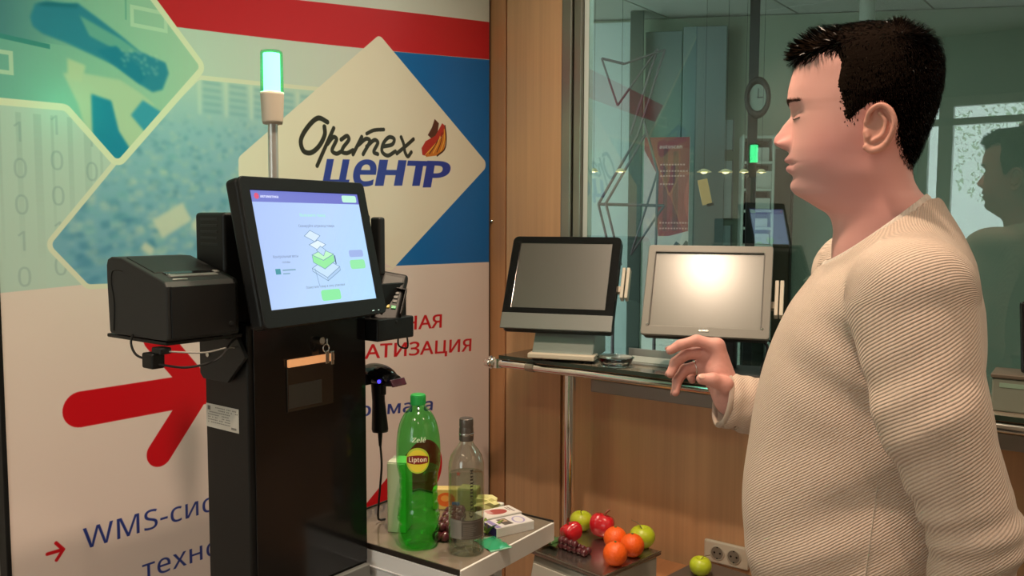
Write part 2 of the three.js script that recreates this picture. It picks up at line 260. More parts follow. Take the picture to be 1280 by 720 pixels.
// ---------------------------------------------------------------- the printed display wall at the left
{
  const S0 = 0.782, S1 = 2.385, Y0 = 0.06, Y1 = 2.46, PPM = 800, [c, x] = canvas(Math.round((S1 - S0) * PPM), Math.round((Y1 - Y0) * PPM));
  const X = (s) => (s - S0) * PPM, Y = (y) => (Y1 - y) * PPM;
  const poly = (pts, fill) => { x.beginPath(); pts.forEach(([s, y], i) => (i ? x.lineTo(X(s), Y(y)) : x.moveTo(X(s), Y(y)))); x.closePath(); if (fill) { x.fillStyle = fill; x.fill(); } };
  const roundPoly = (pts, r) => { x.beginPath(); const n = pts.length; for (let i = 0; i < n; i++) { const a = pts[i], b = pts[(i + 1) % n]; if (i === 0) x.moveTo(X((a[0] + b[0]) / 2), Y((a[1] + b[1]) / 2)); const d = pts[(i + 2) % n]; x.arcTo(X(b[0]), Y(b[1]), X((b[0] + d[0]) / 2), Y((b[1] + d[1]) / 2), r * PPM); } x.closePath(); };
  const text = (s, a, y, size, o = {}) => { x.save(); x.translate(X(a), Y(y)); if (o.skew) x.transform(1, 0, -o.skew, 1, 0, 0); x.scale(o.sx ?? 1, 1); x.rotate(o.rot ?? 0); x.font = (o.bold ? 'bold ' : '') + Math.round(size * PPM) + 'px sans-serif'; x.fillStyle = o.fill; x.fillText(s, 0, 0); x.restore(); };
  const stroke = (pts, w, col) => { x.beginPath(); x.lineWidth = w * PPM; x.lineCap = 'round'; x.lineJoin = 'round'; x.strokeStyle = col; const cv = new THREE.CatmullRomCurve3(pts.map(([s, y]) => V(X(s), Y(y), 0)), false, 'centripetal').getPoints(pts.length * 8); cv.forEach((p, i) => (i ? x.lineTo(p.x, p.y) : x.moveTo(p.x, p.y))); x.stroke(); };
  const paper = '#dfd0cb';
  x.fillStyle = paper; x.fillRect(0, 0, c.width, c.height);
  // pale teal upper field
  let gr = x.createLinearGradient(0, 0, X(1.9), 0); gr.addColorStop(0, '#b4cdc6'); gr.addColorStop(0.5, '#bfd0c9'); gr.addColorStop(1, '#cfd4ce');
  poly([[S0, Y1], [S1, Y1], [S1, 1.357], [1.908, 1.362], [0.964, 1.358], [S0, 1.350]], gr);
  // faint digits
  x.fillStyle = 'rgba(110,140,150,.28)';
  const digits = ['1', '0', '0', '1', '0'];
  for (let k = 0; k < 4; k++) digits.forEach((d, i) => { x.font = Math.round(0.058 * PPM) + 'px sans-serif'; x.fillText(d, X(0.815 + k * 0.075), Y(1.66 - i * 0.075 + (k % 2) * 0.02)); });
  gr = x.createLinearGradient(0, Y(1.74), 0, Y(1.38)); gr.addColorStop(0, 'rgba(120,150,150,.25)'); gr.addColorStop(1, 'rgba(120,150,150,0)');
  for (let k = 0; k < 9; k++) { x.fillStyle = gr; x.fillRect(X(0.79 + k * 0.035), Y(1.72), 5 + (k % 3) * 4, 0.3 * PPM); }
  // red sweep
  x.beginPath(); x.moveTo(X(1.05), Y(2.03)); x.quadraticCurveTo(X(1.6), Y(2.10), X(S1), Y(2.183)); x.lineTo(X(S1), Y(2.057)); x.quadraticCurveTo(X(1.7), Y(1.988), X(1.187), Y(1.956)); x.closePath(); x.fillStyle = '#c3202a'; x.fill();
  // blue field right of the diamond
  poly([[1.905, 2.010], [S1, 2.055], [S1, 1.357], [1.89, 1.362]], '#0d68b4');
  // warehouse picture in its frame
  const o2 = [[1.72, 1.868], [1.414, 1.853], [1.250, 1.846], [1.047, 1.644], [0.878, 1.446], [0.962, 1.352], [1.75, 1.34]];
  x.save(); roundPoly(o2, 0.02); x.clip(); gr = x.createLinearGradient(0, Y(1.86), 0, Y(1.35)); gr.addColorStop(0, '#b6d2c8'); gr.addColorStop(0.3, '#90bccb'); gr.addColorStop(1, '#6ca3c0'); x.fillStyle = gr; x.fillRect(X(0.86), Y(1.9), 0.95 * PPM, 0.6 * PPM);
  x.filter = 'blur(3px)';
  for (let i = 0; i < 1500; i++) { const y = 1.36 + 0.40 * Math.pow(rnd(), 0.8), k = (1.80 - y) / 0.44, s = rr(0.88, 1.72), w = (0.008 + 0.028 * k) * rr(0.4, 1), h = w * rr(0.25, 0.9); x.fillStyle = ['rgba(60,130,160,.30)', 'rgba(120,180,190,.4)', 'rgba(214,220,196,.32)', 'rgba(40,110,150,.26)', 'rgba(170,200,190,.4)'][Math.floor(rnd() * 5)]; x.save(); x.translate(X(s), Y(y)); x.rotate(rr(-0.5, 0.3)); x.fillRect(0, 0, w * PPM, h * PPM); x.restore(); }
  for (let i = 0; i < 6; i++) { const s = 1.25 + i * 0.075; x.fillStyle = 'rgba(214,226,208,.85)'; x.fillRect(X(s), Y(1.848), 4, 0.09 * PPM); x.fillStyle = 'rgba(104,160,176,.6)'; for (let r = 0; r < 5; r++) x.fillRect(X(s + 0.012), Y(1.84 - r * 0.017), 0.052 * PPM, 6); }
  for (const [s, y, w, h, r] of [[1.12, 1.50, 0.09, 0.05, -0.5], [1.22, 1.49, 0.05, 0.03, -0.7], [1.25, 1.43, 0.03, 0.06, 0.1], [1.10, 1.45, 0.03, 0.02, 0.6]]) { x.save(); x.translate(X(s), Y(y)); x.rotate(r); x.fillStyle = 'rgba(206,214,196,.9)'; x.fillRect(0, 0, w * PPM, h * PPM); x.restore(); }
  x.filter = 'none'; x.restore(); x.lineWidth = 9; x.strokeStyle = '#d8dcc8'; roundPoly(o2, 0.02); x.stroke();
  // picture of a hand with a scanner
  const o1 = [[1.10, 2.05], [1.187, 1.956], [1.266, 1.872], [1.040, 1.622], [0.929, 1.740], [0.70, 1.737], [0.70, 2.5]];
  x.save(); roundPoly(o1, 0.018); x.clip(); gr = x.createLinearGradient(X(0.78), 0, X(1.26), 0); gr.addColorStop(0, '#6fb0a6'); gr.addColorStop(0.5, '#8cc0ac'); gr.addColorStop(1, '#a6cab4'); x.fillStyle = gr; x.fillRect(0, 0, X(1.3), Y(1.6));
  gr = x.createLinearGradient(X(0.78), 0, X(0.95), 0); gr.addColorStop(0, 'rgba(60,120,140,.75)'); gr.addColorStop(1, 'rgba(60,120,140,0)'); x.fillStyle = gr; x.fillRect(0, 0, X(0.96), Y(1.87));
  poly([[S0, 1.876], [0.9, 1.868], [0.9, 1.858], [S0, 1.866]], '#3c8e8c');
  x.strokeStyle = '#b4d6bf'; x.lineWidth = 7; x.strokeRect(X(1.085), Y(1.982), 0.083 * PPM, 0.04 * PPM); x.strokeRect(X(0.775), Y(1.838), 0.046 * PPM, 0.04 * PPM);
  poly([[1.07, 2.1], [1.075, 2.1], [1.072, 1.95], [1.068, 1.95]], '#6fae9e');
  x.filter = 'blur(2px)';
  poly([[0.925, 1.812], [0.96, 1.818], [1.052, 1.814], [1.10, 1.790], [1.13, 1.77], [1.16, 1.71], [1.10, 1.66], [1.04, 1.60], [0.98, 1.66], [0.955, 1.75]], '#b2cdb0');
  poly([[0.985, 1.775], [1.03, 1.765], [1.045, 1.70], [1.075, 1.655], [1.04, 1.61], [0.985, 1.675]], '#1b86ab');
  poly([[1.075, 1.738], [1.105, 1.775], [1.165, 1.745], [1.12, 1.69]], '#3a9ab8');
  poly([[0.935, 1.845], [0.975, 1.835], [0.965, 1.80], [0.935, 1.80]], '#b8cfae');
  poly([[0.862, 1.918], [0.872, 1.945], [0.895, 1.955], [0.93, 1.957], [0.962, 1.965], [1.0, 1.945], [1.058, 1.912], [1.10, 1.885], [1.165, 1.868], [1.172, 1.845], [1.155, 1.805], [1.13, 1.796], [1.095, 1.812], [1.04, 1.845], [0.985, 1.862], [0.93, 1.878], [0.885, 1.888], [0.866, 1.90]], '#2b86a3');
  poly([[0.965, 1.94], [1.058, 1.905], [1.10, 1.884], [1.06, 1.874], [0.985, 1.90]], '#67aba4'); poly([[1.0, 1.872], [1.045, 1.888], [1.12, 1.835], [1.10, 1.812], [1.03, 1.85]], '#1c7fa0');
  for (let i = 0; i < 40; i++) { x.fillStyle = 'rgba(190,214,196,.55)'; x.fillRect(X(1.055 + rr(0, 0.09)), Y(1.886 - rr(0, 0.05)), 4, 3); }
  poly([[0.872, 1.945], [0.895, 1.955], [0.965, 1.963], [0.96, 1.955], [0.89, 1.945]], '#17758c');
  x.filter = 'none'; x.restore(); x.lineWidth = 12; x.strokeStyle = '#dde2c8'; roundPoly(o1, 0.018); x.stroke();
  // white diamond with the lettering
  roundPoly([[1.861, 2.052], [2.382, 1.695], [1.90, 1.345], [1.36, 1.60], [1.36, 1.66]], 0.022); x.fillStyle = '#e2dccb'; x.fill();
  poly([[1.36, 1.60], [1.908, 1.357], [1.36, 1.357]], paper);
  const ink = '#2e2a1e', W = 0.0120;
  stroke([[1.656, 1.776], [1.624, 1.784], [1.585, 1.755], [1.561, 1.716], [1.57, 1.69], [1.593, 1.686], [1.623, 1.705], [1.646, 1.741], [1.645, 1.762]], W * 1.15, ink);
  stroke([[1.679, 1.761], [1.648, 1.707], [1.617, 1.652]], W, ink); stroke([[1.655, 1.715], [1.678, 1.736], [1.689, 1.732], [1.672, 1.697], [1.688, 1.690], [1.706, 1.697]], W, ink);
  stroke([[1.706, 1.731], [1.730, 1.743], [1.736, 1.735], [1.713, 1.708], [1.709, 1.697], [1.727, 1.694], [1.751, 1.704]], W, ink);
  stroke([[1.786, 1.745], [1.751, 1.692]], W, ink); stroke([[1.770, 1.719], [1.805, 1.741], [1.818, 1.737], [1.791, 1.695]], W, ink); stroke([[1.805, 1.718], [1.839, 1.740], [1.851, 1.734], [1.834, 1.704], [1.850, 1.699]], W, ink); stroke([[1.806, 1.756], [1.834, 1.768], [1.876, 1.774]], W * 0.9, ink);
  stroke([[1.873, 1.723], [1.914, 1.734], [1.920, 1.749], [1.899, 1.753], [1.873, 1.731], [1.868, 1.708], [1.890, 1.697], [1.925, 1.712]], W, ink);
  stroke([[1.950, 1.757], [1.961, 1.737], [1.967, 1.712], [1.979, 1.700], [1.995, 1.714]], W, ink); stroke([[2.005, 1.755], [1.967, 1.729], [1.931, 1.706]], W, ink);
  const blue = '#2c3f9e';
  const glyph = (ch, s0, s1, yb, yt, skew) => { x.save(); x.font = 'bold 200px sans-serif'; const m = x.measureText(ch), w = m.actualBoundingBoxRight + m.actualBoundingBoxLeft, h = m.actualBoundingBoxAscent + Math.min(m.actualBoundingBoxDescent, 0), H = (yt - yb) * PPM, W2 = (s1 - s0) * PPM - skew * H; x.translate(X(s0), Y(yb)); x.transform(1, -0.04, -skew, 1, 0, 0); x.scale(W2 / w, H / h); x.fillStyle = blue; x.fillText(ch, m.actualBoundingBoxLeft, 0); x.restore(); };
  glyph('ц', 1.633, 1.752, 1.600, 1.673, 0.26); glyph('е', 1.742, 1.852, 1.600, 1.679, 0.22); glyph('н', 1.836, 1.974, 1.604, 1.683, 0.26); glyph('т', 1.958, 2.092, 1.608, 1.688, 0.26); glyph('Р', 2.046, 2.188, 1.606, 1.692, 0.26);
  poly([[2.104, 1.827], [2.091, 1.799], [2.071, 1.773], [2.094, 1.760], [2.117, 1.781], [2.124, 1.815]], '#5a3226'); poly([[2.140, 1.817], [2.126, 1.798], [2.107, 1.774], [2.061, 1.753], [2.042, 1.730], [2.045, 1.709], [2.067, 1.706], [2.1, 1.743], [2.127, 1.767], [2.154, 1.787], [2.154, 1.809]], '#b1322a');
  poly([[2.157, 1.805], [2.157, 1.765], [2.150, 1.733], [2.113, 1.711], [2.061, 1.703], [2.081, 1.728], [2.120, 1.758], [2.147, 1.782]], '#c9762c');
  for (let i = 0; i < 5; i++) stroke([[2.06 + i * 0.018, 1.71 + i * 0.004], [2.085 + i * 0.016, 1.73 + i * 0.008], [2.11 + i * 0.010, 1.75 + i * 0.012]], 0.003, i % 2 ? '#4b2417' : '#e8b84c');
  stroke([[2.154, 1.81], [2.16, 1.77], [2.152, 1.735], [2.115, 1.71]], 0.005, '#3b2018');
  // lower lettering and arrows
  const red = '#c4141f', navy = '#2b3a86';
  // a line of lettering: the visible ending runs from a to b along its base line
  const line = (before, seen, a, b, cap, col) => { x.save(); x.font = '200px sans-serif'; const w = x.measureText(seen).width, p = x.measureText(before).width, m = x.measureText('Н'), ang = Math.atan2(-(b[1] - a[1]), b[0] - a[0]); x.translate(X(a[0]), Y(a[1])); x.rotate(ang); x.scale(Math.hypot(b[0] - a[0], b[1] - a[1]) * PPM / w, cap * PPM / m.actualBoundingBoxAscent); x.fillStyle = col; x.lineWidth = 5; x.strokeStyle = col; x.fillText(before + seen, -p, 0); x.strokeText(before + seen, -p, 0); x.restore(); };
  line('КОМПЛЕКС', 'НАЯ', [1.954, 1.158], [2.143, 1.149], 0.043, red); line('АВТОМ', 'АТИЗАЦИЯ', [1.790, 1.088], [2.295, 1.053], 0.042, red); line('от фор', 'мата', [1.874, 0.905], [2.095, 0.880], 0.040, navy);
  text('WMS-системы', 0.932, 0.765, 0.066, { fill: navy, sx: 1.22 }); text('технологии', 1.068, 0.648, 0.066, { fill: navy, sx: 1.22 });
  const bar = (a, b, w) => { x.beginPath(); x.lineCap = 'round'; x.lineWidth = w * PPM; x.strokeStyle = red; x.moveTo(X(a[0]), Y(a[1])); x.lineTo(X(b[0]), Y(b[1])); x.stroke(); };
  bar([0.938, 1.082], [1.25, 1.082], 0.080); bar([1.122, 0.944], [1.235, 1.083], 0.066); bar([1.122, 1.222], [1.235, 1.083], 0.066);
  for (const y of [0.779, 0.545]) { bar([0.855, y], [0.886, y], 0.0075); bar([0.874, y - 0.019], [0.889, y], 0.0075); bar([0.874, y + 0.019], [0.889, y], 0.0075); }
  bar([1.62, 0.42], [2.04, 0.695], 0.19); bar([1.2, 0.42], [1.62, 0.42], 0.19);
  const t = thing('display_wall', 'large printed advertising wall with white diamond, red stripe and red arrows', 'banner', [-1.9, 0, 0]);
  const pg = new THREE.PlaneGeometry(S1 - S0, Y1 - Y0); pg.rotateY(Math.PI / 2); pg.translate(0.0006, (Y0 + Y1) / 2, -(S0 + S1) / 2);
  part('printed_sheet', pg, phy([1, 1, 1], 0.33, { map: ctex(c), specularIntensity: 0.75 }), t);
  part('backing_panel', BB(-0.03, 0, Y0, Y1, -S1, -S0, 0.004), std([0.05, 0.035, 0.03], 0.6), t);
  part('side_trim', BB(-0.032, 0.003, Y0, Y1, -S0, -S0 + 0.010, 0.002), M.black, t); part('side_trim', BB(-0.032, 0.001, Y0, Y1, -S1 - 0.008, -S1, 0.002), std([0.05, 0.03, 0.02], 0.6), t);
  part('base', BB(-0.06, 0.02, 0, Y0, -S1, -S0, 0.004), M.silverDark, t);
  part('wall_hook', MERGE([SPH(0.006, 0.004, 1.50, -S1 - 0.012, 12)]), M.chrome, t);
}
// ---------------------------------------------------------------- self-service kiosk
{
  const XF = -1.40, Z0 = -1.013, Z1 = -1.322;
  const t = thing('self_service_kiosk', 'slim black self-service kiosk with a lit touch screen and green signal light', 'kiosk', [XF, 0, Z0]);
  const L = (x, y, z) => [x - XF, y, z - Z0];
  const bb = (x0, x1, y0, y1, z0, z1, r = 0.003) => BB(x0 - XF, x1 - XF, y0, y1, z0 - Z0, z1 - Z0, r);
  part('body', bb(-1.54, XF, 0.02, 1.30, Z1, Z0, 0.004), M.black, t);
  part('base_plate', bb(-1.62, -1.30, 0, 0.02, Z1 - 0.02, Z0 + 0.04), M.charcoal, t);
  part('front_ledge', bb(XF, -1.385, 0.02, 0.737, Z1 + 0.006, Z0 - 0.006, 0.003), M.silverDark, t, 'grey lower front ledge');
  part('front_panel', bb(XF, XF + 0.004, 0.742, 1.29, Z1 + 0.004, Z0 - 0.012, 0.0015), M.blackGloss, t);
  const cap = part('head', bb(-1.525, -1.43, 1.27, 1.515, -1.372, -0.988, 0.008), M.black, t);
  part('vent', MERGE([0, 1, 2, 3, 4].map((i) => bb(-1.505, -1.45, 1.50 - i * 0.012, 1.504 - i * 0.012, -0.9885, -0.987, 0.0008))), M.charcoal, cap);
  // side bracket plate with a cut corner
  const sb = EXTR([[0, 0], [0.118, 0], [0.148, -0.045], [0.09, -0.10], [0.01, -0.10], [0, -0.09]], 0.006, 0.001); sb.translate(-1.535 - XF, 1.285, -1.006 - Z0);
  const br = part('side_bracket', sb, M.charcoal, t); part('screw', CYL(0.005, 0.005, 0.004, 0, 0, 0, 16).rotateX(Math.PI / 2).translate(-1.505 - XF, 1.235, -0.998 - Z0), M.chrome, br);
  part('printer_tray', bb(-1.595, -1.395, 1.279, 1.286, -1.0, -0.842, 0.002), M.black, t);
  // receipt window with the lit ceiling caught in its glossy pane
  const wn = part('receipt_window', bb(XF + 0.004, XF + 0.007, 1.115, 1.222, -1.222, -1.102, 0.001), phy([0.018, 0.014, 0.012], 0.12, { ior: 1.8 }), t);
  part('receipt_slot', bb(XF + 0.006, XF + 0.012, 1.206, 1.222, -1.222, -1.102, 0.002), new THREE.MeshStandardMaterial({ color: lin(0.75, 0.4, 0.2), roughness: 0.3, emissive: lin(1, 0.42, 0.16), emissiveIntensity: 0.55 }), wn, 'glowing orange receipt slot');
  part('receipt_paper', bb(XF + 0.0065, XF + 0.008, 1.122, 1.17, -1.19, -1.105, 0.0005), phy([0.05, 0.042, 0.035], 0.4), wn);
  const lk = part('lock', CYL(0.008, 0.008, 0.012, 0, 0, 0, 20).rotateZ(Math.PI / 2).translate(0.01, 1.252, -1.187 - Z0), M.chrome, t);
  part('key', MERGE([bb(XF + 0.014, XF + 0.030, 1.246, 1.258, -1.189, -1.186, 0.001), new THREE.TorusGeometry(0.008, 0.0012, 8, 24).rotateY(Math.PI / 2).translate(0.026, 1.238, -1.187 - Z0), bb(XF + 0.024, XF + 0.026, 1.205, 1.232, -1.196, -1.186, 0.0008), bb(XF + 0.027, XF + 0.029, 1.202, 1.230, -1.206, -1.198, 0.0008)]), M.chrome, lk);
  { // sticker
    const [c, x] = canvas(256, 112); x.fillStyle = '#cfccc4'; x.fillRect(0, 0, 256, 112); x.fillStyle = '#6d6d6a'; x.fillRect(12, 10, 22, 20);
    for (let i = 0; i < 7; i++) { x.fillStyle = 'rgba(90,90,88,.7)'; for (let k = 0; k < 16; k++) if (hash(i, k, 3) > 0.16) x.fillRect((i < 2 ? 74 : 14) + k * 11, 12 + i * 12, 8, 5); } x.fillRect(196, 92, 40, 10);
    const p = new THREE.PlaneGeometry(0.108, 0.048); p.translate(-1.483 - XF, 1.108, 0.0008); part('label_sticker', p, phy([1, 1, 1], 0.5, { map: ctex(c) }), t, 'white printed label sticker');
  }
  // touch screen
  const mon = grp('touch_monitor', t, L(-1.36, 1.445, -1.155)); mon.rotation.set(0, Math.PI / 2 + 0.115, 0); mon.rotation.order = 'YXZ'; mon.rotation.x = -0.223;
  part('housing', BOX(0.352, 0.288, 0.036, 0, -0.004, -0.0195, 0.010), M.black, mon);
  part('bezel', (() => { const s = roundRect(0.352, 0.288, 0.012), h = new THREE.Path(); h.moveTo(-0.152, -0.110); h.lineTo(-0.152, 0.118); h.lineTo(0.152, 0.118); h.lineTo(0.152, -0.110); h.closePath(); s.holes.push(h); const g = new THREE.ExtrudeGeometry(s, { depth: 0.004, bevelEnabled: true, bevelSize: 0.0015, bevelThickness: 0.0015, bevelOffset: -0.0015, bevelSegments: 2 }); g.translate(0, -0.004, -0.002); return g; })(), M.black, mon);
  {
    const [c, x] = canvas(1024, 768);
    let g = x.createLinearGradient(0, 0, 1024, 768); g.addColorStop(0, '#a3b7ec'); g.addColorStop(0.5, '#b4cff5'); g.addColorStop(1, '#acd6fb'); x.fillStyle = g; x.fillRect(0, 0, 1024, 768);
    x.fillStyle = '#6a6fc4'; x.fillRect(0, 0, 1024, 74); x.fillStyle = '#d63a6a'; x.beginPath(); x.arc(52, 36, 20, 0, 7); x.fill(); x.fillStyle = '#dfe2ff'; x.font = 'bold 26px sans-serif'; x.fillText('автоматика', 82, 46);
    x.fillStyle = '#b8ecd4'; x.beginPath(); x.roundRect(850, 12, 152, 50, 14); x.fill();
    x.fillStyle = '#a4e3d6'; x.font = 'bold 30px sans-serif'; x.fillText('Положите товар', 400, 168); x.fillStyle = '#68789c'; x.font = '25px sans-serif'; x.fillText('Сканируйте штрихкод товара', 372, 240);
    x.fillText('Контрольные весы', 98, 440); x.font = '22px sans-serif'; x.fillText('готовы', 168, 476); x.fillStyle = '#3f8f9c'; x.fillRect(98, 510, 44, 36); x.fillStyle = '#7fa4bd'; x.fillRect(160, 516, 116, 10); x.fillRect(160, 540, 60, 8);
    x.fillStyle = '#9aaee2'; x.beginPath(); x.roundRect(820, 408, 150, 50, 16); x.fill(); x.fillStyle = '#8fe3a4'; x.beginPath(); x.roundRect(812, 478, 160, 66, 20); x.fill();
    x.fillStyle = '#6c7f92'; x.font = '24px sans-serif'; x.fillText('Поместите товар в зону упаковки', 340, 654); x.fillStyle = '#86e39d'; x.beginPath(); x.roundRect(470, 672, 190, 74, 20); x.fill();
    x.strokeStyle = '#6f8fae'; x.lineWidth = 4; x.fillStyle = '#d3e6fb';
    const P = (pts, f) => { x.beginPath(); pts.forEach(([a, b], i) => (i ? x.lineTo(a, b) : x.moveTo(a, b))); x.closePath(); if (f) { x.fillStyle = f; x.fill(); } x.stroke(); };
    P([[430, 520], [560, 590], [700, 520], [570, 460]], '#c2dcf6'); P([[430, 520], [560, 590], [560, 612], [430, 540]], '#b5d0ee'); P([[560, 590], [700, 520], [700, 545], [560, 612]], '#a8c6e8');
    P([[450, 430], [550, 470], [660, 430], [660, 480], [550, 530], [450, 480]], '#90e49c'); P([[450, 430], [550, 470], [660, 430], [560, 395]], '#b8efc0'); P([[440, 360], [520, 400], [600, 362], [530, 330]], '#dcebfb'); P([[410, 300], [500, 340], [560, 300], [470, 262]], '#cfe2f8'); P([[500, 400], [560, 440], [590, 400], [545, 372]], '#b9d4f2');
    x.beginPath(); x.moveTo(455, 520); x.lineTo(470, 640); x.stroke(); x.fillStyle = '#33506a'; x.fillRect(664, 440, 9, 60);
    const p = new THREE.PlaneGeometry(0.304, 0.228); p.translate(0, 0, 0.0005);
    part('display', p, new THREE.MeshStandardMaterial({ color: lin(0.02, 0.02, 0.02), roughness: 0.25, emissive: lin(1, 1, 1), emissiveMap: ctex(c), emissiveIntensity: 1.12 }), mon, 'lit pale blue touch display');
    const al = new THREE.RectAreaLight(lin(0.72, 0.84, 1), 0.45, 0.30, 0.22); al.position.set(0, 0, 0.006); al.rotation.y = Math.PI; mon.add(al);
    part('front_lights', MERGE([BOX(0.008, 0.002, 0.002, 0.13, -0.140, 0.004, 0.0006), BOX(0.005, 0.002, 0.002, 0.148, -0.140, 0.004, 0.0006)]), M.chrome, mon);
    part('mount_arm', BOX(0.12, 0.10, 0.05, 0, -0.02, -0.055, 0.006), M.black, mon);
  }
  // signal light on its pole
  const sl = grp('signal_light', t, L(-1.455, 0, -1.125));
  part('pole', CYL(0.010, 0.010, 0.22, 0, 1.60, 0, 24), std([0.62, 0.60, 0.57], 0.35, { metalness: 0.7 }), sl);
  part('lamp_base', LATHE([[0, 1.694], [0.019, 1.694], [0.021, 1.70], [0.0232, 1.752], [0.0232, 1.757], [0, 1.757]], 36), M.beige, sl);
  part('lamp_core', CYL(0.0165, 0.0165, 0.074, 0, 1.797, 0, 24), new THREE.MeshStandardMaterial({ color: lin(0.2, 0.9, 0.6), emissive: lin(0.20, 1, 0.52), emissiveIntensity: 6 }), sl, 'glowing green lamp core');
  part('lamp_lens', LATHE([[0.0232, 1.757], [0.0222, 1.835], [0.0205, 1.839], [0, 1.840]], 36), new THREE.MeshPhysicalMaterial({ color: lin(0.5, 1, 0.68), roughness: 0.05, transmission: 1, thickness: 0, ior: 1.4, emissive: lin(0.0, 0.5, 0.2), emissiveIntensity: 1 }), sl, 'green lamp lens');
  const pl = new THREE.PointLight(lin(0.05, 1, 0.5), SIGNAL, 0, 2); pl.position.set(0, 1.797, 0.0); pl.castShadow = true; pl.shadow.radius = 0.5; sl.add(pl);
  // holder on the right side for the terminal
  part('terminal_holder', MERGE([bb(-1.47, -1.362, 1.236, 1.285, -1.437, -1.322, 0.004), bb(-1.40, -1.388, 1.27, 1.36, -1.44, -1.36, 0.003)]), M.black, t);
  part('holder_loop', TUBE([L(-1.405, 1.24, -1.43), L(-1.405, 1.214, -1.43), L(-1.372, 1.212, -1.425), L(-1.370, 1.24, -1.422)].map((p) => p), 0.0022, 40, 6), M.black, t);
  part('scanner_holder', MERGE([bb(-1.50, -1.46, 1.12, 1.145, -1.415, -1.322, 0.004)]), M.black, t);
}
{ // receipt printer
  const t = thing('receipt_printer', 'black receipt printer on the tray at the left side of the kiosk', 'printer', [-1.383, 1.288, -0.985]);
  const b = EXTR([[0, 0.004], [-0.004, 0.0], [-0.19, 0.0], [-0.1945, 0.004], [-0.199, 0.10], [-0.199, 0.128], [-0.194, 0.139], [-0.182, 0.1435], [-0.15, 0.143], [-0.006, 0.104], [0.0, 0.096]], 0.141, 0.003, 3); b.translate(0, 0, 0.003);
  const bm = part('case', b, M.charcoal, t);
  const sl = Math.atan2(0.039, 0.144);
  const top = (s, w, z0, z1, h) => { const g = BOX(w, h, z1 - z0, 0, 0, (z0 + z1) / 2, 0.0015); g.rotateZ(-sl); g.translate(-0.15 + s * Math.cos(sl), 0.1425 - s * Math.sin(sl), 0); return g; };
  part('lid', top(0.05, 0.096, 0.012, 0.136, 0.004), M.black, t);
  part('paper_slot', top(0.106, 0.014, 0.024, 0.122, 0.005), M.blackGloss, t); part('cutter_bar', top(0.122, 0.012, 0.024, 0.122, 0.007), M.silverDark, t, 'grey cutter bar');
  part('lettering', top(0.14, 0.003, 0.096, 0.126, 0.0052), M.silver, t); part('status_lights', top(0.104, 0.010, 0.008, 0.020, 0.0052), M.silver, t);
  part('front_cover', BOX(0.004, 0.092, 0.132, 0.0012, 0.05, 0.0735, 0.0015), M.black, t); part('power_button', CYL(0.004, 0.004, 0.004, 0, 0, 0, 16).rotateZ(Math.PI / 2).translate(0.003, 0.022, 0.02), M.charcoal, t);
  part('side_seam', TUBE([[-0.178, 0.006, 0.1475], [-0.174, 0.06, 0.1475], [-0.182, 0.10, 0.1475], [-0.176, 0.117, 0.1475], [-0.14, 0.118, 0.1475]], 0.0011, 40, 6), M.black, t);
  for (const [x, z] of [[-0.02, 0.02], [-0.17, 0.13]]) part('foot', BOX(0.02, 0.004, 0.02, x, -0.001, z), M.rubber, t);
}
{ // power connector and leads below the printer tray
  const t = thing('power_connector', 'black plug block with leads hanging under the printer tray', 'connector', [-1.425, 1.252, -0.835]);
  part('block', MERGE([BOX(0.034, 0.028, 0.026, 0, 0, 0, 0.004), BOX(0.03, 0.012, 0.022, 0.02, 0.019, -0.004, 0.003)]), M.black, t);
  part('lead', TUBE([[-0.015, 0.0, 0.004], [-0.04, 0.008, 0.01], [-0.062, 0.026, 0.006], [-0.07, 0.04, -0.002]], 0.0022, 30, 8), M.rubber, t);
  part('lead', TUBE([[0.016, -0.006, 0.0], [0.04, -0.014, -0.04], [0.045, -0.006, -0.10], [0.02, 0.02, -0.15], [0.0, 0.025, -0.19]], 0.0022, 40, 8), M.rubber, t);
  part('lead', TUBE([[0.03, 0.018, -0.004], [0.06, 0.012, -0.06], [0.03, 0.01, -0.13], [-0.01, 0.0, -0.185]], 0.0016, 40, 8), phy([0.3, 0.29, 0.27], 0.6), t, 'grey thin lead');
}
{ // payment terminal
  const t = thing('payment_terminal', 'small black payment terminal with keypad in the holder right of the screen', 'terminal', [-1.405, 1.322, -1.402]); t.scale.setScalar(0.86);
  t.rotation.order = 'YXZ'; t.rotation.set(-0.62, 0.80, -0.22);
  part('case', BOX(0.072, 0.155, 0.034, 0, 0, 0, 0.010), M.black, t);
  part('display', BOX(0.05, 0.032, 0.003, 0, 0.045, 0.0175, 0.001), phy([0.02, 0.024, 0.022], 0.5), t);
  for (let r = 0; r < 3; r++) for (let q = 0; q < 3; q++) part('key', BOX(0.012, 0.008, 0.004, -0.017 + q * 0.017, 0.012 - r * 0.013, 0.018, 0.0015), phy([0.13, 0.135, 0.13], 0.5), t);
  const kc = [[0.42, 0.03, 0.03], [0.55, 0.42, 0.04], [0.04, 0.42, 0.14]];
  kc.forEach((q, i) => part('key', BOX(0.013, 0.010, 0.004, -0.017 + i * 0.017, -0.032, 0.018, 0.0015), phy(q, 0.4), t, ['red key', 'yellow key', 'green key'][i]));
  part('privacy_shield', MERGE([BOX(0.004, 0.080, 0.022, 0.039, -0.012, 0.016, 0.0015), BOX(0.076, 0.004, 0.014, 0, 0.024, 0.019, 0.0015)]), M.black, t);
}
{ // second wing seen right of the monitor
  const t = thing('card_reader', 'flat black card reader panel behind the right edge of the kiosk screen', 'reader', [-1.41, 1.375, -1.372]);
  part('panel', BOX(0.03, 0.13, 0.02, 0, 0.068, 0.0, 0.006), M.charcoal, t); part('arm', BOX(0.03, 0.02, 0.03, -0.01, 0.0, 0.008, 0.003), M.black, t);
}
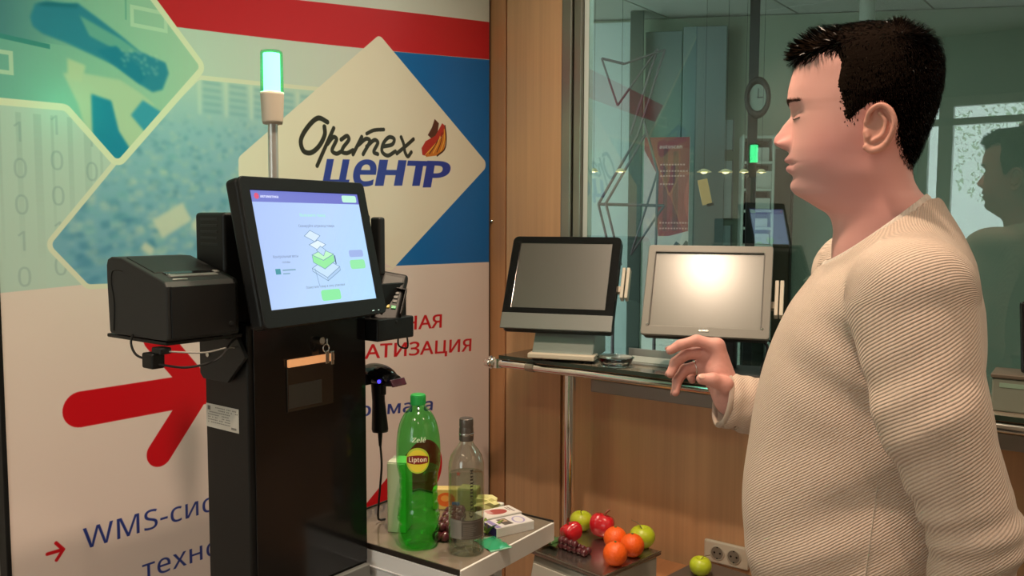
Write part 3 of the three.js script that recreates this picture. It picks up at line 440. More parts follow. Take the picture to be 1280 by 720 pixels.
{ // hand scanner
  const t = thing('barcode_scanner', 'black handheld barcode scanner hanging on the right side of the kiosk', 'scanner', [-1.455, 1.14, -1.41]);
  const head = SPH(1, 0, 0, 0, 32); head.scale(0.052, 0.024, 0.030); head.rotateZ(-0.12); head.translate(0.006, 0.004, 0); part('head', head, M.blackGloss, t);
  part('window', BOX(0.006, 0.018, 0.044, 0.0, 0, 0, 0.002).rotateZ(0.5).translate(0.068, -0.008, 0), phy([0.06, 0.01, 0.02], 0.1), t, 'dark red scanner window');
  part('nose', (() => { const g = CYL(0.013, 0.020, 0.034, 0, 0, 0, 24); g.rotateZ(-Math.PI / 2 - 0.12); g.translate(0.048, -0.004, 0); return g; })(), M.black, t);
  const h = LATHE([[0, -0.132], [0.020, -0.132], [0.0215, -0.126], [0.0205, -0.112], [0.0165, -0.06], [0.0175, -0.02], [0.02, 0.0], [0, 0.002]], 28); h.scale(1, 1, 0.8); h.rotateZ(0.06); part('handle', h, M.black, t);
  part('trigger', BOX(0.010, 0.028, 0.012, 0.020, -0.03, 0, 0.004), M.charcoal, t);
  part('indicator', SPH(0.0045, 0.035, -0.006, 0.0285, 12), new THREE.MeshStandardMaterial({ color: lin(0.05, 0.05, 0.3), emissive: lin(0.08, 0.06, 1), emissiveIntensity: 1.6 }), t, 'small blue light');
  part('lead_sleeve', (() => { const g = CYL(0.006, 0.0035, 0.035, 0, 0, 0, 14); g.translate(0.008, -0.148, 0); return g; })(), M.rubber, t);
  part('lead', TUBE([[0.008, -0.16, 0], [0.008, -0.21, -0.004], [-0.006, -0.27, -0.012], [-0.02, -0.32, -0.02], [-0.035, -0.36, -0.035], [-0.04, -0.368, -0.06]], 0.0026, 50, 8), M.rubber, t);
}
// ---------------------------------------------------------------- demonstration table and what lies on it
const TY = 0.77, TX0 = -1.585, TX1 = -1.148, TZ0 = -1.705, TZ1 = -1.337;
{
  const t = thing('display_table', 'low white display table with a dark glossy glass top beside the kiosk', 'table', [(TX0 + TX1) / 2, 0, (TZ0 + TZ1) / 2]);
  const w = (TX1 - TX0) / 2, d = (TZ1 - TZ0) / 2; t.rotation.y = 0.03; t.position.x -= 0.006;
  part('tabletop', BB(-w + 0.003, w - 0.003, TY - 0.010, TY, -d + 0.003, d - 0.003, 0.001), phy([0.20, 0.165, 0.13], 0.06, { ior: 2.0 }), t);
  part('edge_trim', MERGE([BB(-w, w, TY - 0.011, TY + 0.001, d - 0.004, d, 0.0005), BB(-w, -w + 0.004, TY - 0.011, TY + 0.004, -d, d, 0.0005), BB(-w, w, TY - 0.011, TY + 0.004, -d, -d + 0.004, 0.0005)]), phy([0.02, 0.015, 0.012], 0.4), t, 'thin black edge');
  part('side_fascia', BB(w - 0.014, w + 0.002, TY - 0.046, TY - 0.001, -d, d - 0.003, 0.0015), M.white, t);
  const fp = part('front_panel', BB(-w, w - 0.006, 0.10, TY - 0.012, d - 0.012, d, 0.0015), phy([0.66, 0.68, 0.70], 0.4), t);
  part('panel_rim', MERGE([BB(-w + 0.03, w - 0.03, TY - 0.052, TY - 0.048, d, d + 0.003, 0.001), BB(-w + 0.03, -w + 0.034, 0.16, TY - 0.05, d, d + 0.003, 0.001), BB(w - 0.034, w - 0.03, 0.16, TY - 0.05, d, d + 0.003, 0.001)]), phy([0.55, 0.57, 0.6], 0.4), fp);
  for (const [a, b] of [[-1, -1], [1, -1], [-1, 1], [1, 1]]) part('leg', BB(a * (w - 0.16) - 0.018, a * (w - 0.16) + 0.018, 0, TY - 0.046, b * (d - 0.035) - 0.018, b * (d - 0.035) + 0.018, 0.003), M.white, t);
}
{ // green tea bottle
  const t = thing('tea_bottle', 'tall green plastic bottle of iced tea with a round yellow label', 'bottle', [-1.318, TY, -1.402]);
  const H = [[0, 0.004], [0.020, 0.002], [0.034, 0.0], [0.043, 0.006], [0.0465, 0.018], [0.0470, 0.034], [0.0455, 0.05], [0.0475, 0.07], [0.0440, 0.10], [0.0425, 0.13], [0.0430, 0.155], [0.0450, 0.168], [0.0485, 0.182], [0.0495, 0.205], [0.0490, 0.235], [0.0465, 0.258], [0.0400, 0.284], [0.0300, 0.303], [0.0180, 0.316], [0.0145, 0.321], [0.0145, 0.336], [0.0125, 0.337]];
  const cv = new THREE.CatmullRomCurve3(H.map(([r, y]) => V(r, y, 0)), false, 'centripetal').getPoints(120).map((p) => [p.x, p.y]);
  const shell = new THREE.LatheGeometry(cv.map(([r, y]) => new THREE.Vector2(Math.max(0, r), y)), 80), p = shell.attributes.position;
  for (let i = 0; i < p.count; i++) { const X = p.getX(i), Y = p.getY(i), Z = p.getZ(i), a = Math.atan2(Z, X); let k = 1; if (Y < 0.045) k -= 0.09 * Math.pow(Math.abs(Math.sin(a * 2.5)), 3) * (1 - Y / 0.045); if (Y > 0.05 && Y < 0.16) k += 0.018 * Math.sin(Y * 300 + Math.sin(a) * 1.5); p.setXYZ(i, X * k, Y, Z * k); }
  shell.computeVertexNormals();
  const pet = new THREE.MeshPhysicalMaterial({ color: lin(0.40, 0.92, 0.44), roughness: 0.08, transmission: 1, thickness: 0, ior: 1.55 });
  part('bottle_shell', shell, pet, t);
  const liq = cv.filter(([r, y]) => y < 0.176).map(([r, y]) => [r * 0.955 - 0.0005, y + 0.002]); const top = liq[liq.length - 1]; liq.push([0, top[1]]);
  const lg = LATHE([[0, 0.006], ...liq.filter(([r, y]) => y > 0.006)], 64);
  part('liquid', lg, new THREE.MeshPhysicalMaterial({ color: lin(0.72, 0.99, 0.62), roughness: 0.12, transmission: 1, thickness: 0, ior: 1.15 }), t);
  const capm = phy([0.02, 0.36, 0.07], 0.4);
  part('cap', MERGE([LATHE([[0, 0.345], [0.0145, 0.345], [0.0165, 0.343], [0.0168, 0.322], [0.0150, 0.321]], 40), ...Array.from({ length: 32 }, (_, i) => BOX(0.0008, 0.018, 0.0014, 0.0169, 0.332, 0, 0).rotateY(i * Math.PI / 16))]), capm, t);
  const [c, x] = canvas(512, 512); x.clearRect(0, 0, 512, 512);
  x.fillStyle = '#b9d441'; x.beginPath(); x.ellipse(256, 256, 240, 245, 0, 0, 7); x.fill(); x.fillStyle = '#e6d840'; x.beginPath(); x.ellipse(256, 262, 205, 212, 0, 0, 7); x.fill();
  x.fillStyle = '#7c1f12'; x.beginPath(); x.moveTo(40, 190); x.quadraticCurveTo(256, 120, 472, 190); x.lineTo(472, 300); x.quadraticCurveTo(256, 355, 40, 300); x.fill(); x.fillStyle = '#f4ead0'; x.font = 'bold 122px sans-serif'; x.textAlign = 'center'; x.fillText('Lipton', 256, 282);
  const arc = 1.12, cg = new THREE.CylinderGeometry(0.0508, 0.0502, 0.060, 32, 1, true, -arc / 2, arc); 
  cg.translate(0, 0.207, 0); cg.rotateY(0.72);
  part('round_label', cg, phy([1, 1, 1], 0.4, { map: ctex(c), transparent: true, alphaTest: 0.5, side: THREE.DoubleSide }), t, 'round yellow label with red lettering band');
  const [c2, x2] = canvas(256, 128); x2.fillStyle = 'rgba(0,0,0,0)'; x2.clearRect(0, 0, 256, 128); x2.fillStyle = '#c9e8c0'; x2.font = 'italic bold 84px serif'; x2.fillText('Zelё', 50, 92);
  const cg2 = new THREE.CylinderGeometry(0.0475, 0.0497, 0.022, 24, 1, true, -0.45, 0.9); cg2.translate(0, 0.252, 0); cg2.rotateY(0.72); part('lettering', cg2, phy([1, 1, 1], 0.4, { map: ctex(c2), transparent: true, alphaTest: 0.5, side: THREE.DoubleSide }), t);
}
{ // clear bottle
  const t = thing('spirit_bottle', 'clear glass spirit bottle with a dark grey cap and grey band label', 'bottle', [-1.207, TY, -1.437]);
  const R = 0.0395, prof = [[0, 0.006], [0.022, 0.005], [0.034, 0.0], [0.0375, 0.002], [R, 0.010], [R, 0.19], [0.0385, 0.203], [0.034, 0.218], [0.026, 0.231], [0.0185, 0.240], [0.0150, 0.247], [0.0145, 0.262]];
  part('bottle_glass', LATHE(prof, 64), new THREE.MeshPhysicalMaterial({ color: lin(0.84, 0.87, 0.82), roughness: 0.02, transmission: 1, thickness: 0, ior: 1.9 }), t);
  part('liquid', LATHE([[0, 0.014], [0.030, 0.013], [0.0355, 0.018], [0.0365, 0.03], [0.0365, 0.178], [0.0, 0.1781]], 56), new THREE.MeshPhysicalMaterial({ color: lin(0.84, 0.88, 0.83), roughness: 0.08, transmission: 1, thickness: 0, ior: 1.2 }), t);
  part('cap', LATHE([[0, 0.300], [0.0138, 0.300], [0.0155, 0.298], [0.0157, 0.283], [0.0150, 0.282], [0.0150, 0.279], [0.0158, 0.278], [0.0162, 0.252], [0.0148, 0.250]], 40), std([0.16, 0.14, 0.125], 0.32, { metalness: 0.7 }), t);
  part('cap_ring', LATHE([[0.0156, 0.268], [0.0166, 0.267], [0.0166, 0.263], [0.0156, 0.262]], 40), std([0.5, 0.48, 0.45], 0.25, { metalness: 0.9 }), t);
  const [c, x] = canvas(512, 256); const g = x.createLinearGradient(0, 0, 512, 0); g.addColorStop(0, '#8f908b'); g.addColorStop(0.35, '#8b8984'); g.addColorStop(0.37, '#5c5751'); g.addColorStop(1, '#6a645d'); x.fillStyle = g; x.fillRect(0, 0, 512, 256); x.fillStyle = '#9a958c'; x.fillRect(0, 20, 512, 5); x.fillRect(0, 228, 512, 5); for (let i = 0; i < 9; i++) { x.fillStyle = 'rgba(185,180,170,.6)'; x.fillRect(205, 60 + i * 18, 120 + 70 * hash(i, 1, 1), 4); }
  const lb = new THREE.CylinderGeometry(R + 0.0006, R + 0.0006, 0.042, 40, 1, true, -0.9, 2.3); lb.translate(0, 0.062, 0); lb.rotateY(0.5); part('band_label', lb, std([1, 1, 1], 0.35, { map: ctex(c), metalness: 0.4 }), t, 'silver grey band label');
  const [c3, x3] = canvas(512, 128); x3.clearRect(0, 0, 512, 128); x3.fillStyle = '#2e2a26'; x3.font = 'bold 92px serif'; x3.fillText('Столиция', 14, 92);
  const v = new THREE.CylinderGeometry(R + 0.0007, R + 0.0007, 0.116, 16, 12, true, -0.20, 0.40), uv = v.attributes.uv; for (let i = 0; i < uv.count; i++) { const a = uv.getX(i), b = uv.getY(i); uv.setXY(i, b, 1 - a); } v.translate(0, 0.143, 0); v.rotateY(0.98);
  part('lettering', v, phy([1, 1, 1], 0.4, { map: ctex(c3), transparent: true, alphaTest: 0.5, side: THREE.DoubleSide }), t, 'vertical dark lettering');
  const em = new THREE.CylinderGeometry(R + 0.0006, R + 0.0006, 0.014, 12, 1, true, -0.17, 0.34); em.translate(0, 0.186, 0); em.rotateY(0.25); const [c4, x4] = canvas(64, 64); x4.clearRect(0, 0, 64, 64); x4.fillStyle = '#8c4a36'; x4.beginPath(); x4.moveTo(32, 4); for (let i = 0; i < 10; i++) { const a = -Math.PI / 2 + i * Math.PI / 5, r = i % 2 ? 12 : 30; x4.lineTo(32 + r * Math.cos(a), 32 + r * Math.sin(a)); } x4.fill(); part('star_emblem', em, phy([1, 1, 1], 0.4, { map: ctex(c4), transparent: true, alphaTest: 0.5, side: THREE.DoubleSide }), t);
}
const grapeMat = phy([0.085, 0.016, 0.022], 0.25, { clearcoat: 0.4 }), grapeGeo = SPH(0.0115, 0, 0, 0, 20).scale(1, 1.12, 1), stemMat = phy([0.16, 0.12, 0.05], 0.8);
function grapes(name, label, pos, spots, k = 1) {
  const t = thing(name, label, 'grapes', pos, 0, 'bunches of red grapes');
  spots.forEach(([x, y, z], i) => { const m = part('grape', grapeGeo, grapeMat, t); m.position.set(x, y, z); m.scale.setScalar(k * (0.92 + 0.16 * hash(i, 3, 5))); m.rotation.set(i, i * 2, 0); });
  part('stem', TUBE([spots[0], spots[Math.floor(spots.length / 2)], spots[spots.length - 1]].map(([x, y, z]) => [x, y + 0.006, z]), 0.0018, 20, 6), stemMat, t);
  return t;
}
{
  const sp = [], D = [-0.53, -0.85];   // runs away from the viewer across the table top
  for (let i = 0; i < 9; i++) for (let k = 0; k < (i % 2 ? 2 : 3); k++) { const a = i * 0.0175, b = (k - 1 + (i % 2 ? 0.5 : 0)) * 0.018; sp.push([D[0] * a + D[1] * -b, 0.0125, D[1] * a + D[0] * b]); if (k < 2 && i < 8) sp.push([D[0] * (a + 0.008) - D[1] * (b + 0.009), 0.031, D[1] * (a + 0.008) + D[0] * (b + 0.009)]); }
  grapes('grape_bunch', 'bunch of dark red grapes lying between the two bottles', [-1.283, TY, -1.452], sp);
}
{ // small carton and packets
  const c1 = thing('paper_carton', 'narrow pale green carton standing behind the green bottle', 'carton', [-1.425, TY, -1.452], 0.5);
  part('box', BOX(0.045, 0.165, 0.06, 0, 0.0825, 0, 0.002), phy([0.50, 0.62, 0.42], 0.5), c1); part('flap', BOX(0.044, 0.003, 0.058, 0, 0.1665, 0, 0.001), phy([0.62, 0.68, 0.52], 0.5), c1);
  const [c, x] = canvas(128, 96); x.fillStyle = '#d8bf6a'; x.fillRect(0, 0, 128, 96); x.fillStyle = '#e46a22'; x.beginPath(); x.ellipse(62, 48, 46, 36, 0, 0, 7); x.fill(); x.fillStyle = '#f0a04a'; x.beginPath(); x.ellipse(58, 42, 22, 16, 0, 0, 7); x.fill();
  const c2 = thing('fruit_packet', 'small yellow packet printed with an orange, behind the grapes', 'packet', [-1.432, TY, -1.628], 0.63); const pk = BOX(0.07, 0.055, 0.03, 0, 0.0275, 0, 0.004); part('packet', pk, phy([0.66, 0.52, 0.2], 0.5), c2); const pp = new THREE.PlaneGeometry(0.064, 0.048); pp.translate(0, 0.0275, 0.0155); part('print', pp, phy([1, 1, 1], 0.5, { map: ctex(c) }), c2); part('corner', BOX(0.02, 0.02, 0.002, 0.024, 0.012, 0.0165, 0.0005), phy([0.08, 0.16, 0.4], 0.5), c2, 'blue printed corner');
  const c3 = thing('carton', 'olive box standing behind the clear bottle', 'carton', [-1.385, TY, -1.66], 0.4); part('box', BOX(0.05, 0.055, 0.04, 0, 0.0275, 0, 0.002), phy([0.30, 0.30, 0.10], 0.6), c3); part('flap', BOX(0.048, 0.002, 0.038, 0, 0.056, 0, 0.0008), phy([0.36, 0.36, 0.14], 0.6), c3);
  const c4 = thing('yellow_wrapper', 'crumpled pale yellow wrapper at the back corner of the table', 'wrapper', [-1.335, TY, -1.67], 0.3);
  const wg = new THREE.IcosahedronGeometry(0.03, 2); { const p = wg.attributes.position; for (let i = 0; i < p.count; i++) { const q = 0.7 + 0.6 * hash(Math.round(p.getX(i) * 900), Math.round(p.getY(i) * 900), Math.round(p.getZ(i) * 900)); p.setXYZ(i, p.getX(i) * q * 1.2, Math.max(0, 0.02 + p.getY(i) * q * 0.7), p.getZ(i) * q * 0.6); } wg.computeVertexNormals(); } part('wrapper', wg, phy([0.66, 0.62, 0.28], 0.5), c4); part('white_tip', BOX(0.03, 0.012, 0.012, 0.03, 0.022, 0, 0.004), M.white, c4);
}
function smallBox(name, label, pos, turn, w, d, h, draw, endCol) {
  const t = thing(name, label, 'box', pos, turn); part('box', BOX(w, h, d, 0, h / 2, 0, 0.0015), M.white, t);
  const [c, x] = canvas(128, 192); draw(x); const p = new THREE.PlaneGeometry(w * 0.96, d * 0.96); p.rotateX(-Math.PI / 2); p.translate(0, h + 0.0006, 0); part('print', p, phy([1, 1, 1], 0.4, { map: ctex(c) }), t);
  part('end_print', BOX(w * 0.94, h * 0.9, 0.001, 0, h / 2, d / 2 + 0.0003, 0.0003), phy(endCol, 0.45), t); return t;
}
smallBox('medicine_box', 'flat white box with a red picture, left of the purple-ended one', [-1.272, TY, -1.636], -0.35, 0.058, 0.10, 0.022, (x) => { x.fillStyle = '#ddd6d2'; x.fillRect(0, 0, 128, 192); x.fillStyle = '#a44a48'; x.beginPath(); x.ellipse(62, 104, 42, 52, 0.2, 0, 7); x.fill(); x.fillStyle = '#c9989a'; x.fillRect(14, 128, 60, 26); x.fillStyle = '#7a6a68'; x.fillRect(20, 20, 84, 8); x.fillRect(20, 34, 60, 6); }, [0.70, 0.66, 0.64]);
smallBox('medicine_box', 'flat white box with a purple end at the right edge of the table', [-1.212, TY, -1.600], -0.35, 0.058, 0.105, 0.022, (x) => { x.fillStyle = '#d9d4d6'; x.fillRect(0, 0, 128, 192); x.fillStyle = '#5d5550'; x.fillRect(14, 96, 96, 46); x.fillStyle = '#b49a80'; x.fillRect(24, 102, 40, 26); x.fillStyle = '#8f84b8'; x.fillRect(0, 168, 128, 24); x.strokeStyle = '#9a92c4'; x.lineWidth = 8; x.beginPath(); x.ellipse(70, 50, 46, 26, 0.2, 0, 7); x.stroke(); }, [0.055, 0.03, 0.22]);
{
  const s = thing('green_sachet', 'flat shiny green sachet lying in front of the small boxes', 'sachet', [-1.186, TY, -1.505], -0.4);
  const g = new THREE.PlaneGeometry(0.075, 0.055, 16, 12); { const p = g.attributes.position; for (let i = 0; i < p.count; i++) { const a = p.getX(i) / 0.0375, b = p.getY(i) / 0.0275; p.setZ(i, 0.002 + 0.008 * (1 - a * a) * (1 - b * b) + 0.0012 * Math.sin(a * 9 + b * 5)); } } g.rotateX(-Math.PI / 2); g.computeVertexNormals();
  part('pouch', g, phy([0.03, 0.30, 0.14], 0.22, { side: THREE.DoubleSide }), s, 'green foil pouch'); part('seam', MERGE([BOX(0.006, 0.002, 0.055, -0.038, 0.001, 0, 0.0005), BOX(0.006, 0.002, 0.055, 0.038, 0.001, 0, 0.0005)]), phy([0.25, 0.5, 0.36], 0.3), s);
  const l = thing('leaf_sprig', 'yellow green leaf sprig behind the clear bottle on the table', 'leaves', [-1.235, TY, -1.545]);
  const lm = phy([0.16, 0.24, 0.03], 0.6, { side: THREE.DoubleSide });
  for (let i = 0; i < 5; i++) { const q = new THREE.PlaneGeometry(0.016, 0.05, 4, 8), p = q.attributes.position; for (let k = 0; k < p.count; k++) { const v = p.getY(k) / 0.05 + 0.5, w = Math.sin(Math.PI * Math.min(1, v * 0.92 + 0.06)); p.setXYZ(k, p.getX(k) * w, v * 0.05, 0.012 * v * v - Math.abs(p.getX(k)) * 0.3); } q.computeVertexNormals(); q.rotateX(0.5 + 0.12 * i); q.rotateY(i * 1.3); part('leaf', q, lm, l); }
  part('stem', CYL(0.0015, 0.002, 0.03, 0, 0.012, 0, 8), stemMat, l);
}
// ---------------------------------------------------------------- shelf before the glass
const SHY = 1.08, SZF = -2.142;
{
  const t = thing('wall_shelf', 'long smoked glass shelf with a chrome front tube along the shop glass', 'shelf', [-1.68, 0, -2.26]);
  const bb = (x0, x1, y0, y1, z0, z1, r = 0.001) => BB(x0 + 1.68, x1 + 1.68, y0, y1, z0 + 2.26, z1 + 2.26, r);
  part('glass_plate', bb(-1.66, 1.3, SHY - 0.010, SHY, -2.384, SZF + 0.004), phy([0.24, 0.20, 0.155], 0.06, { ior: 1.7 }), t, 'smoked glass plate');
  part('glass_edge', bb(-1.66, 1.3, SHY - 0.011, SHY + 0.0005, SZF + 0.004, SZF + 0.008, 0.0005), phy([0.02, 0.035, 0.025], 0.1), t);
  const tube = ROD([-0.02, SHY - 0.026, 0.118], [2.98, SHY - 0.026, 0.118], 0.0125, 24); part('front_tube', tube, M.chrome, t, 'chrome front tube');
  part('side_tube', ROD([0.0, SHY - 0.026, 0.118], [0.0, SHY - 0.026, -0.14], 0.0125, 20), M.chrome, t);
  part('joint', MERGE([SPH(0.021, -0.012, SHY - 0.026, 0.118), SPH(0.012, -0.012, SHY - 0.026, 0.136), SPH(0.012, -0.034, SHY - 0.03, 0.118), CYL(0.016, 0.016, 0.03, 0.012, SHY - 0.026, 0.118, 20).rotateZ(0)]), M.chrome, t);
  part('tube_collar', (() => { const g = CYL(0.0145, 0.0145, 0.03, 0, 0, 0, 24); g.rotateZ(Math.PI / 2); g.translate(0.14, SHY - 0.026, 0.118); return g; })(), M.steel, t);
  for (const x of [-1.408, 0.2, 1.25]) part('post', MERGE([CYL(0.0165, 0.0165, SHY - 0.03, x + 1.68, (SHY - 0.03) / 2, 0.10, 28), CYL(0.03, 0.03, 0.008, x + 1.68, 0.004, 0.10, 28)]), M.chrome, t, 'chrome post');
  part('rear_rail', bb(-1.42, 1.3, 0.968, 1.008, -2.32, -2.295, 0.003), std([0.30, 0.27, 0.24], 0.45, { metalness: 0.5 }), t, 'grey steel rail below the plate');
  part('bracket', MERGE([-0.9, -0.2, 0.6].map((x) => bb(x, x + 0.012, 0.99, 1.07, -2.40, -2.30))), M.steelDark, t);
}
function posMonitor(name, label, pos, turn, o) {
  const t = thing(name, label, 'monitor', [pos[0], SHY, pos[2]], turn); const h = grp('screen_head', t, [0, pos[1] - SHY, 0]); h.rotation.x = -o.tilt;
  const { w, hh, l, r, tp, bt } = o, W = w + l + r, H = hh + tp + bt, cx = (r - l) / 2, cy = (tp - bt) / 2;
  const sh = roundRect(W, H, o.rad), hole = new THREE.Path(); hole.moveTo(-w / 2 - cx, -hh / 2 - cy); hole.lineTo(-w / 2 - cx, hh / 2 - cy); hole.lineTo(w / 2 - cx, hh / 2 - cy); hole.lineTo(w / 2 - cx, -hh / 2 - cy); hole.closePath(); sh.holes.push(hole);
  const bz = new THREE.ExtrudeGeometry(sh, { depth: 0.008, bevelEnabled: true, bevelSize: 0.002, bevelThickness: 0.002, bevelOffset: -0.002, bevelSegments: 3 }); bz.translate(cx, cy, -0.006);
  part('bezel', bz, o.bezel, h); part('housing', BOX(W - 0.004, H - 0.004, 0.034, cx, cy, -0.026, 0.012), o.back, h);
  const p = BOX(w + 0.002, hh + 0.002, 0.003, 0, 0, 0.0005 - (o.deep ?? 0), 0.0005); part('display', p, o.glass, h);
  if (o.chin) part('chin', BOX(W - 0.001, o.chin, 0.006, cx, -hh / 2 - bt + o.chin / 2, 0.002, 0.003), M.silverDark, h, 'silver grey chin');
  part('card_slot', MERGE([BOX(0.010, 0.10, 0.028, w / 2 + r + 0.012, -0.01, -0.03, 0.002), BOX(0.010, 0.10, 0.028, w / 2 + r + 0.025, -0.008, -0.034, 0.002), BOX(0.02, 0.02, 0.02, w / 2 + r + 0.006, -0.03, -0.03, 0.002)]), M.beige, h, 'pale magnetic card slot');
  return [t, h];
}
{
  const [t, h] = posMonitor('shop_terminal', 'till monitor with black bezel, silver chin and grey stand, screen dark', [-1.471, 1.334, -2.206], 0.335, { w: 0.29, hh: 0.2175, l: 0.028, r: 0.028, tp: 0.024, bt: 0.070, rad: 0.018, tilt: 0.49, bezel: M.blackGloss, back: M.charcoal, glass: phy([0.052, 0.052, 0.044], 0.36, { specularIntensity: 1, ior: 1.75 }), chin: 0.052 });
  const s = part('stand', EXTR([[-0.085, 0], [0.105, 0], [0.10, 0.02], [0.05, 0.10], [-0.02, 0.15], [-0.085, 0.15]], 0.18, 0.004), M.greyTeal, t, 'grey green stand'); s.rotation.y = -Math.PI / 2; s.position.set(0.11, 0.010, -0.03); s.updateMatrix();
  part('stand_lip', BOX(0.205, 0.016, 0.06, 0.02, 0.018, 0.062, 0.004), M.beige, t); for (const x of [-0.06, 0.10]) part('foot', BOX(0.025, 0.01, 0.025, x, 0.005, 0.06), M.rubber, t);
}
{
  const bez = phy([0.155, 0.148, 0.13], 0.42, { metalness: 0.2 });
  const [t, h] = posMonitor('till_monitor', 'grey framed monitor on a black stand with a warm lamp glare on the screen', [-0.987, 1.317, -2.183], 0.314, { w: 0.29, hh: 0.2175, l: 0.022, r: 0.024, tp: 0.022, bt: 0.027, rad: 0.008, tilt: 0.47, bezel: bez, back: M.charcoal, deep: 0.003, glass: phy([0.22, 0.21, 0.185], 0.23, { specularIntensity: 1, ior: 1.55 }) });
  part('inner_lip', MERGE([BOX(0.292, 0.003, 0.004, 0, 0.110, 0.004, 0.0005), BOX(0.003, 0.218, 0.004, -0.1465, 0, 0.004, 0.0005), BOX(0.003, 0.218, 0.004, 0.1465, 0, 0.004, 0.0005)]), phy([0.08, 0.075, 0.065], 0.4), h);
  part('badge', BOX(0.028, 0.006, 0.002, 0.0, -0.120, 0.0045, 0.001), M.chrome, h); part('corner_screw', MERGE([SPH(0.004, -0.150, -0.108, 0.003, 12), SPH(0.004, 0.150, -0.108, 0.003, 12)]), M.chrome, h);
  part('stand', MERGE([BOX(0.14, 0.11, 0.05, 0.01, 0.075, -0.05, 0.010), BOX(0.24, 0.022, 0.16, 0.03, 0.011, -0.02, 0.006)]), M.blackMatte, t, 'black stand');
  part('lead', MERGE([TUBE([[0.10, 0.12, -0.06], [0.16, 0.09, -0.02], [0.15, 0.02, 0.02], [0.19, 0.006, 0.05]], 0.004, 30, 8), TUBE([[0.12, 0.12, -0.06], [0.19, 0.08, -0.04], [0.20, 0.02, -0.02], [0.22, 0.006, 0.02]], 0.003, 30, 8)]), M.rubber, t);
}
{ // clear pieces between the monitors
  const gl = new THREE.MeshPhysicalMaterial({ color: lin(0.97, 0.98, 0.98), roughness: 0.03, transmission: 1, thickness: 0.02, ior: 1.5 });
  const a = thing('glass_bowl', 'small clear crystal bowl on the shelf between the two monitors', 'bowl', [-1.262, SHY, -2.175]);
  part('bowl', LATHE([[0, 0.004], [0.03, 0.003], [0.038, 0.0], [0.042, 0.004], [0.055, 0.028], [0.052, 0.029], [0.038, 0.009], [0, 0.008]], 12), gl, a); part('foot', LATHE([[0.0, 0], [0.032, 0], [0.034, 0.003], [0, 0.0035]], 24), gl, a);
  const b = thing('paper_tray', 'grey translucent sheet holder lying on the shelf between the monitors', 'tray', [-1.215, SHY, -2.30], 0.05);
  part('tray', MERGE([BOX(0.20, 0.006, 0.12, 0, 0.003, 0, 0.002), BOX(0.20, 0.03, 0.004, 0, 0.015, -0.058, 0.001)]), phy([0.26, 0.28, 0.27], 0.4), b); part('sheet', BOX(0.17, 0.003, 0.10, 0.005, 0.0078, 0.004, 0.001), phy([0.42, 0.43, 0.40], 0.6), b);
}
{ // things on the shelf beyond the man
  const a = thing('storage_box', 'grey green box with a brown label on the shelf behind the man', 'box', [-0.215, SHY, -2.235], 0.05);
  part('box', BOX(0.17, 0.075, 0.10, 0, 0.0375, 0, 0.004), phy([0.20, 0.215, 0.175], 0.55), a); part('lid', BOX(0.176, 0.010, 0.106, 0, 0.08, 0, 0.003), phy([0.13, 0.10, 0.075], 0.5), a, 'brown lid'); part('label_patch', BOX(0.06, 0.045, 0.001, 0.035, 0.036, 0.0505, 0.0004), phy([0.22, 0.13, 0.08], 0.6), a); part('clear_strip', BOX(0.08, 0.010, 0.001, -0.03, 0.06, 0.0505, 0.0004), phy([0.25, 0.36, 0.28], 0.3), a);
  const b = thing('tablet_display', 'black tablet display standing on the grey green box at the right edge', 'tablet', [-0.165, SHY + 0.085, -2.235], 0.35);
  const h = BOX(0.17, 0.16, 0.014, 0, 0.083, 0, 0.006); h.rotateX(-0.24); part('case', h, M.blackGloss, b); const s = BOX(0.04, 0.006, 0.001, -0.045, 0.018, 0.0078, 0.0003); s.rotateX(-0.24); part('lettering', s, M.silver, b); part('stand', BOX(0.06, 0.01, 0.08, 0, 0.005, -0.03, 0.003), M.black, b);
}
{ // double wall socket
  const t = thing('wall_socket', 'white double power socket low on the wood panelling', 'socket', [-1.003, 0.5125, -2.404]);
  part('plate', BOX(0.140, 0.068, 0.014, 0, 0, 0.006, 0.006), phy([0.60, 0.55, 0.46], 0.4), t);
  for (const s of [-1, 1]) { const r = part('socket_ring', LATHE([[0.019, 0.0], [0.0225, 0.001], [0.0225, 0.003], [0.019, 0.003]], 32).rotateX(Math.PI / 2).translate(s * 0.026, 0, 0.0125), phy([0.5, 0.46, 0.38], 0.4), t); part('socket_well', CYL(0.019, 0.019, 0.001, 0, 0, 0, 32).rotateX(Math.PI / 2).translate(s * 0.026, 0, 0.0134), phy([0.20, 0.18, 0.15], 0.5), t); part('contact', MERGE([CYL(0.0032, 0.0032, 0.001, 0, 0, 0, 12).rotateX(Math.PI / 2).translate(s * 0.026 - 0.009, 0, 0.0142), CYL(0.0032, 0.0032, 0.001, 0, 0, 0, 12).rotateX(Math.PI / 2).translate(s * 0.026 + 0.009, 0, 0.0142), BOX(0.005, 0.004, 0.001, s * 0.026, 0.017, 0.0142, 0), BOX(0.005, 0.004, 0.001, s * 0.026, -0.017, 0.0142, 0)]), M.black, r); }
}
